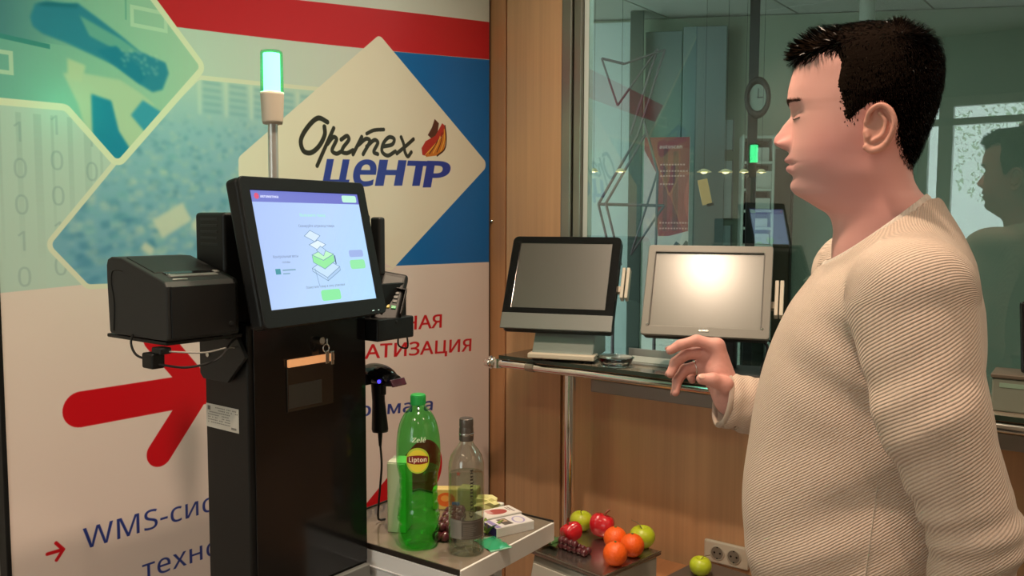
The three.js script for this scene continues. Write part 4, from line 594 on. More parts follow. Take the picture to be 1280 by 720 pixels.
// ---------------------------------------------------------------- bench, scales and play fruit
{
  const t = thing('low_bench', 'low dark wooden bench under the scales, mostly below the picture', 'bench', [-1.02, 0, -2.04]);
  part('bench_top', boxUV(BB(-0.42, 0.42, 0.435, 0.465, -0.32, 0.30, 0.004)), woodDark, t); for (const [a, b] of [[-0.38, -0.28], [0.38, -0.28], [-0.38, 0.26], [0.38, 0.26]]) part('leg', BB(a - 0.02, a + 0.02, 0, 0.435, b - 0.02, b + 0.02), woodDark, t);
}
function scale(name, label, pos, turn, w, d, h, plateCol) {
  const t = thing(name, label, 'scale', pos, turn), m = phy([0.40, 0.40, 0.35], 0.5);
  const b = EXTR([[-d / 2, 0.008], [d / 2 + 0.03, 0.008], [d / 2 + 0.03, 0.02], [d / 2 - 0.004, h - 0.016], [d / 2 - 0.016, h - 0.012], [-d / 2, h - 0.012]], w - 0.012, 0.005, 3); b.rotateY(-Math.PI / 2); b.translate(w / 2 - 0.006, 0, 0); part('case', b, m, t);
  part('platter', MERGE([BOX(w + 0.016, 0.010, d + 0.012, 0, h - 0.004, 0, 0.003)]), plateCol, t, 'steel weighing platter'); part('platter_rim', MERGE([BOX(w + 0.016, 0.003, 0.004, 0, h + 0.001, d / 2 + 0.004, 0.001), BOX(0.004, 0.003, d + 0.012, w / 2 + 0.006, h + 0.001, 0, 0.001)]), M.steel, t);
  const k = grp('front_display', t, [0, h * 0.52, d / 2 + 0.0165]); k.rotation.x = -Math.atan2(0.034, h - 0.036);
  part('frame', BOX(w * 0.9, h * 0.62, 0.006, 0, 0, 0.002, 0.002), phy([0.5, 0.5, 0.45], 0.5), k); part('panel', BOX(w * 0.66, h * 0.42, 0.003, 0.03, -0.002, 0.0055, 0.001), phy([0.035, 0.04, 0.035], 0.2), k); part('lettering', BOX(0.022, 0.012, 0.001, -w * 0.36, 0.006, 0.0056, 0), M.silverDark, k);
  for (const [a, c] of [[-1, -1], [1, -1], [-1, 1], [1, 1]]) part('foot', CYL(0.012, 0.014, 0.010, a * (w / 2 - 0.02), 0.005, c * (d / 2 - 0.02), 16), M.rubber, t);
  return t;
}
const S1Y = 0.465, S1H = 0.173, PT = S1Y + S1H + 0.001;
scale('weighing_scale', 'steel weighing scale loaded with play fruit and peppers', [-1.160, S1Y, -1.905], -0.16, 0.235, 0.23, S1H, std([0.46, 0.41, 0.37], 0.24, { metalness: 0.95 }));
scale('weighing_scale', 'low brown platter scale with one green apple, near the wall socket', [-0.84, S1Y, -1.965], -0.13, 0.24, 0.22, 0.140, std([0.16, 0.13, 0.11], 0.42, { metalness: 0.6 }));
const orangeTex = dtex(128, 128, (u, v) => { const n = vnoise(u, v, 48, 48, 21); return [n, n, n]; });
const orangeGeo = SPH(0.031, 0, 0.0305, 0, 40); orangeGeo.scale(1, 0.97, 1);
const orangeMat = phy([0.86, 0.115, 0.008], 0.42, { bumpMap: orangeTex, bumpScale: 0.0006 }); orangeTex.repeat.set(2, 1);
{
  const o = thing('orange', 'front orange on the scale, nearest the platter edge', 'orange', [-1.068, PT, -1.852], 0, 'oranges on the scale'); part('peel', orangeGeo, orangeMat, o); part('stem_scar', CYL(0.003, 0.0035, 0.002, 0, 0.0605, 0, 10), std([0.12, 0.14, 0.03], 0.8), o);
  const l = ['orange behind and right of the front orange, beside the green apple', 'orange half hidden between the big red pepper and the other oranges'];
  [[-1.062, -1.928], [-1.122, -1.945]].forEach(([x, z], i) => { const k = o.clone(); k.name = numbered('orange'); k.userData = { ...o.userData, label: l[i] }; k.position.set(x, PT, z); k.rotation.set(0, 1 + i, 0); scene.add(k); });
}
function pepper(label, pos, s, turn, tilt) {
  const t = thing('red_pepper', label, 'pepper', pos, turn, 'red peppers on the scale'), g = new THREE.SphereGeometry(1, 64, 40), p = g.attributes.position;
  for (let i = 0; i < p.count; i++) { const X = p.getX(i), Y = p.getY(i), Z = p.getZ(i), a = Math.atan2(Z, X), lob = 1 + 0.10 * Math.cos(a * 4) * (1 - Y * Y * 0.3), tp = 1 - 0.22 * (0.5 - Y * 0.5), r = Math.hypot(X, Z); const dip = Y > 0.6 ? -0.42 * Math.exp(-r * r * 7) : Y < -0.6 ? 0.25 * Math.exp(-r * r * 9) : 0; p.setXYZ(i, X * lob * tp * 0.040 * s, (Y * 0.92 + dip) * 0.038 * s, Z * lob * tp * 0.040 * s); }
  g.computeVertexNormals(); const b = grp('fruit', t, [0, 0.036 * s, 0]); b.rotation.z = tilt; part('skin', g, phy([0.52, 0.012, 0.020], 0.2, { clearcoat: 0.5, clearcoatRoughness: 0.15 }), b); part('stalk', TUBE([[0, 0.020 * s, 0], [0.002, 0.034 * s, 0], [0.010, 0.044 * s, 0.002]], 0.0036 * s, 16, 8), phy([0.20, 0.05, 0.02], 0.5), b); return t;
}
pepper('smaller red pepper at the left on the scale beside the grapes', [-1.240, PT, -1.915], 0.82, 0.3, 0.5);
pepper('larger glossy red pepper at the middle back of the scale', [-1.192, PT, -1.992], 1.02, 1.2, -0.35);
const appleGeo = (() => { const g = new THREE.SphereGeometry(1, 48, 36), p = g.attributes.position; for (let i = 0; i < p.count; i++) { const X = p.getX(i), Y = p.getY(i), Z = p.getZ(i), r = Math.hypot(X, Z), k = 1 + 0.06 * Y; p.setXYZ(i, X * k * 0.034, (Y - 0.35 * Math.exp(-r * r * 10) * Math.sign(Y)) * 0.031, Z * k * 0.034); } g.computeVertexNormals(); g.translate(0, 0.0285, 0); return g; })();
{
  const m = phy([0.42, 0.50, 0.02], 0.35, { clearcoat: 0.3 });
  const a = thing('green_apple', 'yellow green apple at the right back corner of the loaded scale', 'apple', [-1.072, PT, -2.0], 0, 'green apples'); part('skin', appleGeo, m, a); part('stalk', TUBE([[0, 0.048, 0], [-0.012, 0.062, 0], [-0.03, 0.070, 0.006]], 0.0012, 12, 6), stemMat, a);
  const l = ['green apple behind the two red peppers', 'bright green apple on the low brown scale'], P = [[-1.268, PT, -2.008, 0.95], [-0.905, S1Y + 0.141, -2.0, 0.82]];
  P.forEach(([x, y, z, s], i) => { const k = a.clone(); k.name = numbered('green_apple'); k.userData = { ...a.userData, label: l[i] }; k.position.set(x, y, z); k.scale.setScalar(s); k.rotation.y = 2 + i; scene.add(k); });
}
{
  const sp = []; for (let i = 0; i < 16; i++) sp.push([(-0.036 + (i % 6) * 0.0150) + 0.003 * (hash(i, 1, 2) - 0.5), 0.0095 + (i > 11 ? 0.014 : 0), (Math.floor((i % 12) / 6) - 0.5) * -0.020 - 0.004 + (i % 6) * 0.002]);
  grapes('grape_bunch', 'small bunch of red grapes on the scale in front of the peppers', [-1.200, PT, -1.868], sp, 0.8);
  const l = thing('leaf_sprig', 'dark green play leaves at the left edge of the loaded scale', 'leaves', [-1.272, PT, -1.862]);
  const lm = phy([0.035, 0.10, 0.02], 0.5, { side: THREE.DoubleSide });
  for (let i = 0; i < 7; i++) { const q = new THREE.PlaneGeometry(0.024, 0.045, 4, 8), p = q.attributes.position; for (let k = 0; k < p.count; k++) { const v = p.getY(k) / 0.045 + 0.5, w = Math.sin(Math.PI * Math.min(1, v * 0.92 + 0.06)); p.setXYZ(k, p.getX(k) * w, v * 0.045, 0.014 * v * v - Math.abs(p.getX(k)) * 0.3); } q.computeVertexNormals(); q.rotateX(0.95 + 0.1 * (i % 3)); q.rotateY(i * 0.9); part('leaf', q, lm, l); }
  part('stem', CYL(0.0015, 0.002, 0.02, 0, 0.008, 0, 8), stemMat, l);
}
// ---------------------------------------------------------------- the man
// local frame: x towards his left (the viewer), y up, z forward
const clamp = (x, a, b) => Math.min(b, Math.max(a, x));
const smin = (a, b, k) => { const h = Math.max(k - Math.abs(a - b), 0) / k; return Math.min(a, b) - h * h * k * 0.25; };
const smax = (a, b, k) => -smin(-a, -b, k);
const sstep = (a, b, x) => { const t = clamp((x - a) / (b - a), 0, 1); return t * t * (3 - 2 * t); };
function cap(x, y, z, a, b, ra, rb) { const bx = b[0] - a[0], by = b[1] - a[1], bz = b[2] - a[2], t = clamp(((x - a[0]) * bx + (y - a[1]) * by + (z - a[2]) * bz) / (bx * bx + by * by + bz * bz), 0, 1); return Math.hypot(x - a[0] - bx * t, y - a[1] - by * t, z - a[2] - bz * t) - (ra + (rb - ra) * t); }
function ell(x, y, z, c, r) { const k = Math.hypot((x - c[0]) / r[0], (y - c[1]) / r[1], (z - c[2]) / r[2]); return (k - 1) * Math.min(...r); }
function curve(pts) {   // monotone cubic through [x, y], x ascending
  const n = pts.length, d = [], m = []; for (let i = 0; i < n - 1; i++) d.push((pts[i + 1][1] - pts[i][1]) / (pts[i + 1][0] - pts[i][0]));
  for (let i = 0; i < n; i++) m.push(i === 0 ? d[0] : i === n - 1 ? d[n - 2] : d[i - 1] * d[i] <= 0 ? 0 : 2 / (1 / d[i - 1] + 1 / d[i]));
  return (x) => { if (x <= pts[0][0]) return pts[0][1]; if (x >= pts[n - 1][0]) return pts[n - 1][1]; let i = 0; while (x > pts[i + 1][0]) i++; const h = pts[i + 1][0] - pts[i][0], t = (x - pts[i][0]) / h, t2 = t * t, t3 = t2 * t; return (2 * t3 - 3 * t2 + 1) * pts[i][1] + (t3 - 2 * t2 + t) * h * m[i] + (-2 * t3 + 3 * t2) * pts[i + 1][1] + (t3 - t2) * h * m[i + 1]; };
}
function surfaceNet(f, lo, hi, h) {
  const nx = Math.ceil((hi[0] - lo[0]) / h) + 1, ny = Math.ceil((hi[1] - lo[1]) / h) + 1, nz = Math.ceil((hi[2] - lo[2]) / h) + 1, val = new Float32Array(nx * ny * nz), id = (i, j, k) => (k * ny + j) * nx + i;
  for (let k = 0; k < nz; k++) for (let j = 0; j < ny; j++) for (let i = 0; i < nx; i++) val[id(i, j, k)] = f(lo[0] + i * h, lo[1] + j * h, lo[2] + k * h);
  const cell = new Int32Array(nx * ny * nz).fill(-1), P = [], idx = [], C = [0, 1, nx, nx + 1, nx * ny, nx * ny + 1, nx * ny + nx, nx * ny + nx + 1];
  const E = [[0, 1], [2, 3], [4, 5], [6, 7], [0, 2], [1, 3], [4, 6], [5, 7], [0, 4], [1, 5], [2, 6], [3, 7]];
  for (let k = 0; k < nz - 1; k++) for (let j = 0; j < ny - 1; j++) for (let i = 0; i < nx - 1; i++) {
    const b = id(i, j, k); let m = 0; for (let q = 0; q < 8; q++) if (val[b + C[q]] < 0) m |= 1 << q; if (m === 0 || m === 255) continue;
    let x = 0, y = 0, z = 0, c = 0;
    for (const [p, q] of E) { const a = val[b + C[p]], d = val[b + C[q]]; if ((a < 0) === (d < 0)) continue; const t = a / (a - d); x += (p & 1) + ((q & 1) - (p & 1)) * t; y += ((p >> 1) & 1) + (((q >> 1) & 1) - ((p >> 1) & 1)) * t; z += (p >> 2) + ((q >> 2) - (p >> 2)) * t; c++; }
    cell[b] = P.length / 3; P.push(lo[0] + (i + x / c) * h, lo[1] + (j + y / c) * h, lo[2] + (k + z / c) * h);
  }
  const quad = (a, b, c, d, flip) => { if (a < 0 || b < 0 || c < 0 || d < 0) return; if (flip) idx.push(a, c, b, a, d, c); else idx.push(a, b, c, a, c, d); };
  for (let k = 1; k < nz - 1; k++) for (let j = 1; j < ny - 1; j++) for (let i = 1; i < nx - 1; i++) {
    const b = id(i, j, k), s = val[b] < 0;
    if (s !== val[b + 1] < 0) quad(cell[b - nx - nx * ny], cell[b - nx * ny], cell[b], cell[b - nx], !s);
    if (s !== val[b + nx] < 0) quad(cell[b - 1 - nx * ny], cell[b - nx * ny], cell[b], cell[b - 1], s);
    if (s !== val[b + nx * ny] < 0) quad(cell[b - 1 - nx], cell[b - nx], cell[b], cell[b - 1], !s);
  }
  const g = new THREE.BufferGeometry(), N = new Float32Array(P.length), e = h * 0.6;
  for (let q = 0; q < P.length; q += 3) { const [x, y, z] = [P[q], P[q + 1], P[q + 2]], a = f(x + e, y, z) - f(x - e, y, z), b = f(x, y + e, z) - f(x, y - e, z), c = f(x, y, z + e) - f(x, y, z - e), l = Math.hypot(a, b, c) || 1; N[q] = a / l; N[q + 1] = b / l; N[q + 2] = c / l; }
  g.setAttribute('position', new THREE.BufferAttribute(new Float32Array(P), 3)); g.setAttribute('normal', new THREE.BufferAttribute(N, 3)); g.setIndex(idx); return g;
}
const man = thing('person', 'man in a cream ribbed sweater in profile, one hand raised, talking', 'person', [-0.3817, 0, -1.4707], -1.3169);

// ---- head and neck: one lofted surface, profile traced in side view
const zFront = curve([[1.36, 0.045], [1.42, 0.058], [1.46, 0.060], [1.483, 0.0585], [1.502, 0.0615], [1.514, 0.069], [1.523, 0.083], [1.532, 0.097], [1.540, 0.110], [1.546, 0.1185], [1.556, 0.1235], [1.57, 0.1250], [1.585, 0.1275], [1.60, 0.1295], [1.615, 0.1295], [1.635, 0.1275], [1.655, 0.1265], [1.672, 0.1275], [1.683, 0.1305], [1.697, 0.1345], [1.709, 0.1350], [1.73, 0.1315], [1.745, 0.1275], [1.76, 0.1215], [1.775, 0.112], [1.79, 0.095], [1.80, 0.078], [1.807, 0.060], [1.812, 0.036], [1.8140, 0.008]]);
const zBack = curve([[1.36, -0.105], [1.42, -0.108], [1.48, -0.098], [1.52, -0.088], [1.537, -0.080], [1.551, -0.068], [1.572, -0.0585], [1.589, -0.057], [1.616, -0.064], [1.648, -0.0725], [1.668, -0.0775], [1.70, -0.0835], [1.724, -0.0865], [1.75, -0.085], [1.78, -0.070], [1.795, -0.050], [1.805, -0.030], [1.811, -0.012], [1.8140, 0.004]]);
const halfW = curve([[1.36, 0.075], [1.42, 0.070], [1.46, 0.066], [1.50, 0.0645], [1.53, 0.0645], [1.55, 0.0655], [1.575, 0.069], [1.60, 0.0730], [1.64, 0.0770], [1.68, 0.0800], [1.71, 0.0820], [1.74, 0.0805], [1.765, 0.075], [1.785, 0.0635], [1.80, 0.045], [1.808, 0.028], [1.812, 0.014], [1.8140, 0.002]]);
const nose = curve([[1.612, 0], [1.618, 0.0065], [1.6225, 0.0155], [1.6275, 0.0235], [1.632, 0.0280], [1.637, 0.0280], [1.642, 0.0262], [1.650, 0.0205], [1.659, 0.0150], [1.667, 0.0082], [1.674, 0.0030], [1.684, 0.0]]);
const noseW = curve([[1.612, 0.013], [1.63, 0.0135], [1.645, 0.011], [1.66, 0.0085], [1.684, 0.008]]);
const G2 = (x, y, cx, cy, sx, sy) => Math.exp(-((x - cx) ** 2) / (2 * sx * sx) - ((y - cy) ** 2) / (2 * sy * sy));
function headPoint(y, phi) {
  const c = Math.cos(phi), s = Math.sin(phi), f = zFront(y), b = zBack(y), w = halfW(y), zc = 0.35 * f + 0.65 * b + 0.012 * sstep(1.54, 1.66, y), chin = G2(0, y, 0, 1.555, 1, 0.022), n = c > 0 ? 2.35 - 0.45 * chin : 2.15, A = c > 0 ? f - zc : zc - b;
  let x = w * Math.sign(s) * Math.pow(Math.abs(s), 2 / n), z = zc + Math.sign(c) * A * Math.pow(Math.abs(c), 2 / n), yy = y;
  if (c > 0 && y > 1.5 && y < 1.78) {
    const ax = Math.abs(x);
    let d = nose(y) * Math.exp(-Math.pow(ax / noseW(y), 2.4) * 0.8);
    d += 0.0125 * G2(ax, y, 0.0165, 1.628, 0.0046, 0.0056) - 0.0025 * G2(ax, y, 0.0245, 1.629, 0.003, 0.007) - 0.004 * G2(ax, y, 0.008, 1.6195, 0.0035, 0.003);   // wings of the nose
    d -= 0.0085 * G2(ax, y, 0.030, 1.677, 0.0135, 0.0075); d += 0.0052 * G2(ax, y, 0.034, 1.6705, 0.0110, 0.0058);  // sockets and lids
    d += 0.0020 * G2(ax, y, 0.028, 1.6955, 0.017, 0.006);
    d += 0.0085 * G2(ax, y, 0, 1.6025, 0.017, 0.0052) + 0.0075 * G2(ax, y, 0, 1.586, 0.016, 0.0056) - 0.0050 * G2(ax, y, 0, 1.5955, 0.021, 0.0018) - 0.0035 * G2(ax, y, 0, 1.5755, 0.018, 0.0055) - 0.003 * G2(ax, y, 0.025, 1.5945, 0.005, 0.006);
    d += 0.0035 * G2(ax, y, 0, 1.558, 0.016, 0.008) - 0.0012 * G2(ax, y, 0, 1.612, 0.0035, 0.005);
    z += d; x += Math.sign(x) * 0.0030 * G2(z, y, 0.075, 1.625, 0.03, 0.03) + Math.sign(x) * 0.0018 * G2(z, y, 0.07, 1.565, 0.03, 0.018);
    x -= Math.sign(x) * 0.004 * G2(z, y, 0.085, 1.715, 0.022, 0.022);
  }
  x += Math.sign(x) * 0.003 * G2(z, y, 0.02, 1.575, 0.03, 0.014);
  return [x, yy, z];
}
const ROWS = 300, COLS = 220, rowY = (i) => { const t = i / ROWS; return t < 0.86 ? 1.38 + (1.79 - 1.38) * (t / 0.86) : 1.79 + 0.0240 * Math.sin((t - 0.86) / 0.14 * Math.PI / 2); };
function skinColor(x, y, z) {
  let r = 0.68, g = 0.35, b = 0.31; const ax = Math.abs(x);
  const red = 0.6 * G2(z, y, 0.07, 1.615, 0.035, 0.03) + 0.9 * G2(z, y, 0.15, 1.635, 0.016, 0.014) + 0.5 * G2(z, y, -0.005, 1.64, 0.03, 0.03) + 0.5 * G2(z, y, 0.02, 1.54, 0.05, 0.04);
  g *= 1 - 0.20 * red; b *= 1 - 0.16 * red;
  const lip = clamp((G2(ax, y, 0, 1.6015, 0.014, 0.0042) + G2(ax, y, 0, 1.587, 0.014, 0.0048)) * (z > 0.10 ? 1 : 0), 0, 1); r *= 1 - 0.10 * lip; g *= 1 - 0.36 * lip; b *= 1 - 0.26 * lip;
  const beard = clamp(G2(z, y, 0.09, 1.565, 0.05, 0.03) + 0.8 * (z > 0.12 ? G2(ax, y, 0, 1.613, 0.03, 0.006) : 0), 0, 1); r *= 1 - 0.12 * beard; g *= 1 - 0.07 * beard; b *= 1 - 0.02 * beard;
  return [r, g, b];
}
function paint(g, f) { const p = g.attributes.position, c = new Float32Array(p.count * 3); for (let i = 0; i < p.count; i++) c.set(f(p.getX(i), p.getY(i), p.getZ(i)), i * 3); g.setAttribute('color', new THREE.BufferAttribute(c, 3)); return g; }
const headGeo = (() => {
  const P = [], I = []; for (let i = 0; i <= ROWS; i++) for (let j = 0; j <= COLS; j++) P.push(...headPoint(rowY(i), (j / COLS) * Math.PI * 2 - Math.PI));
  for (let i = 0; i < ROWS; i++) for (let j = 0; j < COLS; j++) { const a = i * (COLS + 1) + j, b = a + 1, c = a + COLS + 1, d = c + 1; I.push(a, b, d, a, d, c); }
  let g = new THREE.BufferGeometry(); g.setAttribute('position', new THREE.BufferAttribute(new Float32Array(P), 3)); g.setIndex(I); g = mergeVertices(g, 1e-5); g.computeVertexNormals(); return g;
})();
// ---- ears
const earF = (() => {
  const pl = [[0.012, 1.652, 0.084], [0.008, 1.667, 0.090], [-0.006, 1.6755, 0.0945], [-0.019, 1.668, 0.0985], [-0.0265, 1.649, 0.1000], [-0.0215, 1.628, 0.0965], [-0.011, 1.613, 0.0905], [0.003, 1.6085, 0.0855], [0.0115, 1.614, 0.082]].map(([z, y, x]) => [x, y, z]);
  const sm = (q, n) => new THREE.CatmullRomCurve3(q.map((p) => V(...p)), false, 'centripetal').getPoints(n).map((p) => [p.x, p.y, p.z]);
  const pls = sm(pl, 32);
  const an = sm( [[-0.006, 1.664, 0.091], [-0.0145, 1.650, 0.0935], [-0.011, 1.632, 0.0915], [0.002, 1.623, 0.087]].map(([z, y, x]) => [x, y, z]), 14);
  return (x, y, z) => {
    let d = 1e3; for (let i = 0; i < 32; i++) { const r = 0.0040 + 0.0014 * sstep(20, 28, i); d = Math.min(d, cap(x, y, z, pls[i], pls[i + 1], r, r)); }
    let da = 1e3; for (let i = 0; i < 14; i++) da = Math.min(da, cap(x, y, z, an[i], an[i + 1], 0.0032, 0.0030)); d = smin(d, da, 0.004);
    d = smin(d, cap(x, y, z, [0.082, 1.636, 0.0125], [0.085, 1.629, 0.010], 0.0048, 0.004), 0.004);
    const xx = x - (0.0845 - z * 0.33), pz = z + 0.0065, py = y - 1.642, pe = Math.max((Math.hypot(pz / 0.0205, py / 0.033) - 1) * 0.02, Math.abs(xx) - 0.0026);
    d = smin(d, pe, 0.004); d = smin(d, cap(x, y, z, [0.074, 1.655, 0.006], [0.074, 1.625, 0.006], 0.011, 0.010), 0.006); return d;
  };
})();
const earGeo = surfaceNet(earF, [0.06, 1.598, -0.036], [0.112, 1.686, 0.026], 0.0015);
const earGeo2 = earGeo.clone(); { const p = earGeo2.attributes.position, n = earGeo2.attributes.normal, ix = earGeo2.index.array; for (let i = 0; i < p.count; i++) { p.setX(i, -p.getX(i)); n.setX(i, -n.getX(i)); } for (let i = 0; i < ix.length; i += 3) { const t = ix[i]; ix[i] = ix[i + 1]; ix[i + 1] = t; } }
// ---- raised right hand with forearm
const W0 = [-0.165, 1.155, 0.236];
const hand1 = {
  fingers: [
    [[-0.165, 1.262, 0.268], [-0.158, 1.271, 0.306], [-0.146, 1.262, 0.336], [-0.138, 1.2515, 0.353]],
    [[-0.180, 1.245, 0.288], [-0.166, 1.243, 0.326], [-0.152, 1.2265, 0.3455], [-0.142, 1.205, 0.3525]],
    [[-0.190, 1.218, 0.298], [-0.174, 1.2095, 0.331], [-0.160, 1.190, 0.3425], [-0.150, 1.168, 0.3440]],
    [[-0.202, 1.204, 0.288], [-0.208, 1.207, 0.316], [-0.206, 1.196, 0.327], [-0.199, 1.185, 0.321]]],
  r: [[0.0128, 0.0112, 0.0100, 0.0086], [0.0132, 0.0116, 0.0102, 0.0088], [0.0126, 0.0110, 0.0098, 0.0084], [0.0110, 0.0096, 0.0086, 0.0074]],
  thumb: [[-0.150, 1.172, 0.240], [-0.128, 1.194, 0.246], [-0.114, 1.2045, 0.266], [-0.108, 1.2055, 0.286]], tr: [0.0185, 0.0155, 0.0128, 0.0105],
};
function handF(H, w, elbow) {
  return (x, y, z) => {
    let d = cap(x, y, z, elbow, w, 0.043, 0.0295);
    let palm = 1e3; H.fingers.forEach((f, i) => { palm = smin(palm, cap(x, y, z, [w[0] + (f[0][0] - w[0]) * 0.22, w[1] + (f[0][1] - w[1]) * 0.22, w[2] + (f[0][2] - w[2]) * 0.22], f[0], 0.0205, 0.0148), 0.018); });
    d = smin(d, palm, 0.02);
    const T = H.thumb; let th = 1e3; for (let i = 0; i < 3; i++) th = smin(th, cap(x, y, z, T[i], T[i + 1], H.tr[i], H.tr[i + 1]), 0.006); d = smin(d, cap(x, y, z, [(w[0] + T[0][0]) / 2, (w[1] + T[0][1]) / 2, (w[2] + T[0][2]) / 2], [(H.fingers[1][0][0] + T[1][0]) / 2, (H.fingers[1][0][1] + T[1][1]) / 2 - 0.01, (H.fingers[1][0][2] + T[1][2]) / 2], 0.019, 0.014), 0.02); d = smin(d, th, 0.010);
    let fi = 1e3; H.fingers.forEach((f, i) => { let q = 1e3; for (let k = 0; k < 3; k++) q = smin(q, cap(x, y, z, f[k], f[k + 1], H.r[i][k], H.r[i][k + 1]), 0.004); fi = Math.min(fi, q); }); return smin(d, fi, 0.009);
  };
}
const elbowR = [-0.272, 1.105, 0.0], elbowL = [0.238, 1.085, -0.142];
const handGeo = surfaceNet(handF(hand1, W0, elbowR), [-0.31, 1.04, -0.05], [-0.085, 1.295, 0.375], 0.0032);
// relaxed left hand behind the hip, below the picture
const W1 = [0.200, 0.872, -0.120];
const hand2 = { fingers: [0, 1, 2, 3].map((i) => { const b = [0.180 - i * 0.004, 0.788 + i * 0.004, -0.080 - i * 0.021], k = [0.038, 0.042, 0.038, 0.030][i]; return [b, [b[0] - 0.006, b[1] - k, b[2] + 0.006], [b[0] - 0.016, b[1] - k * 1.62, b[2] + 0.008], [b[0] - 0.028, b[1] - k * 2.1, b[2] + 0.006]]; }), r: hand1.r, thumb: [[0.198, 0.862, -0.098], [0.186, 0.828, -0.066], [0.176, 0.800, -0.054], [0.168, 0.774, -0.050]], tr: [0.0175, 0.0150, 0.0125, 0.0105] };
const handGeo2 = surfaceNet(handF(hand2, W1, elbowL), [0.11, 0.68, -0.21], [0.29, 1.14, -0.02], 0.004);
const handTone = (x, y, z) => { const k = 0.9 + 0.1 * vnoise(x * 9 + 3, y * 9 + z * 5, 40, 40, 4); return [0.64 * k, 0.31 * k, 0.265 * k]; };
paint(headGeo, skinColor); paint(earGeo, () => [0.60, 0.285, 0.225]); paint(earGeo2, () => [0.60, 0.285, 0.225]); paint(handGeo, handTone); paint(handGeo2, handTone);
const bodyGeo = mergeGeometries([headGeo, earGeo, earGeo2, handGeo, handGeo2].map((g) => { const n = g.toNonIndexed(); for (const k of Object.keys(n.attributes)) if (!['position', 'normal', 'color'].includes(k)) n.deleteAttribute(k); return n; }));
part('body', bodyGeo, phy([1, 1, 1], 0.52, { vertexColors: true, specularIntensity: 0.6, sheen: 0.15, sheenColor: lin(1, 0.6, 0.5) }), man);
// nails
const nailM = phy([0.66, 0.40, 0.33], 0.3);
hand1.fingers.slice(0, 3).concat([hand1.thumb]).forEach((f, i) => { const a = V(...f[2]), b = V(...f[3]), d = b.clone().sub(a).normalize(), out = i === 3 ? V(0.75, 0.6, 0.1) : V(-0.2, 0.3, 0.9); out.addScaledVector(d, -out.dot(d)).normalize(); const g = SPH(1, 0, 0, 0, 16); g.scale(0.0052, 0.0014, 0.0065); const s = V(0, 0, 0).crossVectors(out, d), m = new THREE.Matrix4().makeBasis(s, out, d); g.applyMatrix4(m); const c = b.clone().addScaledVector(out, (i === 3 ? hand1.tr[3] : hand1.r[i][3]) - 0.0006).addScaledVector(d, 0.001); g.translate(c.x, c.y, c.z); part('nail', g, nailM, man); });
{ // ring on the raised hand
  const f = hand1.fingers[2], a = V(...f[0]), b = V(...f[1]), c = a.clone().lerp(b, 0.45), g = new THREE.TorusGeometry(0.0125, 0.0016, 10, 32); g.applyQuaternion(new THREE.Quaternion().setFromUnitVectors(V(0, 0, 1), b.clone().sub(a).normalize())); g.translate(c.x, c.y, c.z); part('finger_ring', g, M.chrome, man, 'plain silver finger ring');
}
// ---- eyes, brows
for (const s of [1, -1]) {
  const e = part('eye', SPH(0.0100, s * 0.032, 1.6700, 0.0950, 28), phy([0.62, 0.58, 0.54], 0.15), man);
  part('iris', SPH(0.0050, s * 0.032, 1.6680, 0.1003, 18), phy([0.05, 0.04, 0.03], 0.15), e);
  const lash = []; for (let i = 0; i <= 10; i++) { const t = i / 10, x = 0.021 + t * 0.026, zz = surfZ(x, 1.6685 - 0.0020 * Math.sin(t * Math.PI)) + 0.0006; lash.push([s * x, 1.6685 - 0.0022 * Math.sin(t * Math.PI) - 0.001 * t, zz]); }
  part('eyelash', TUBE(lash, 0.0008, 30, 6), phy([0.03, 0.018, 0.012], 0.7), man);
  const hairs = []; for (let i = 0; i < 170; i++) { const t = rnd(), x = 0.010 + t * 0.044, y = 1.6905 + 0.0045 * Math.sin(Math.min(1, t * 1.25) * 2.4) + rr(-0.0030, 0.0030) * (1.05 - 0.7 * t) , z = surfZ(x, y), L = rr(0.006, 0.010), g = new THREE.ConeGeometry(0.00045, L, 3, 1, true); g.translate(0, L / 2, 0); g.rotateZ(-s * rr(0.9, 1.4)); g.rotateX(0.3); g.translate(s * x, y, z + 0.0002); hairs.push(g); }
  const eb = part('eyebrow', MERGE(hairs), phy([0.045, 0.024, 0.014], 0.7), man); eb.userData.kind = 'stuff';
}
function surfZ(x, y) { let a = 0, b = Math.PI / 2; for (let i = 0; i < 30; i++) { const m = (a + b) / 2; if (headPoint(y, m)[0] < x) a = m; else b = m; } return headPoint(y, a)[2]; }
// ---- hair: cap over the skull inside a traced hairline, then strands
const HL = [[0.150, 1.748], [0.121, 1.752], [0.106, 1.757], [0.086, 1.764], [0.069, 1.768], [0.058, 1.761], [0.051, 1.743], [0.055, 1.719], [0.052, 1.696], [0.047, 1.671], [0.041, 1.655], [0.030, 1.657], [0.021, 1.668], [0.009, 1.678], [-0.010, 1.681], [-0.023, 1.671], [-0.031, 1.652], [-0.031, 1.633], [-0.037, 1.611], [-0.046, 1.594], [-0.056, 1.583], [-0.12, 1.58], [-0.15, 1.9], [0.2, 1.9]];
function hairDist(z, y) { let ins = false, d = 1e3; for (let i = 0, j = HL.length - 1; i < HL.length; j = i++) { const [a, b] = HL[i], [c, e] = HL[j]; if ((b > y) !== (e > y) && z < ((c - a) * (y - b)) / (e - b) + a) ins = !ins; const vx = c - a, vy = e - b, t = clamp(((z - a) * vx + (y - b) * vy) / (vx * vx + vy * vy), 0, 1); d = Math.min(d, Math.hypot(z - a - vx * t, y - b - vy * t)); } return ins ? d : -d; }
const hp = headGeo.attributes.position, hn = headGeo.attributes.normal;
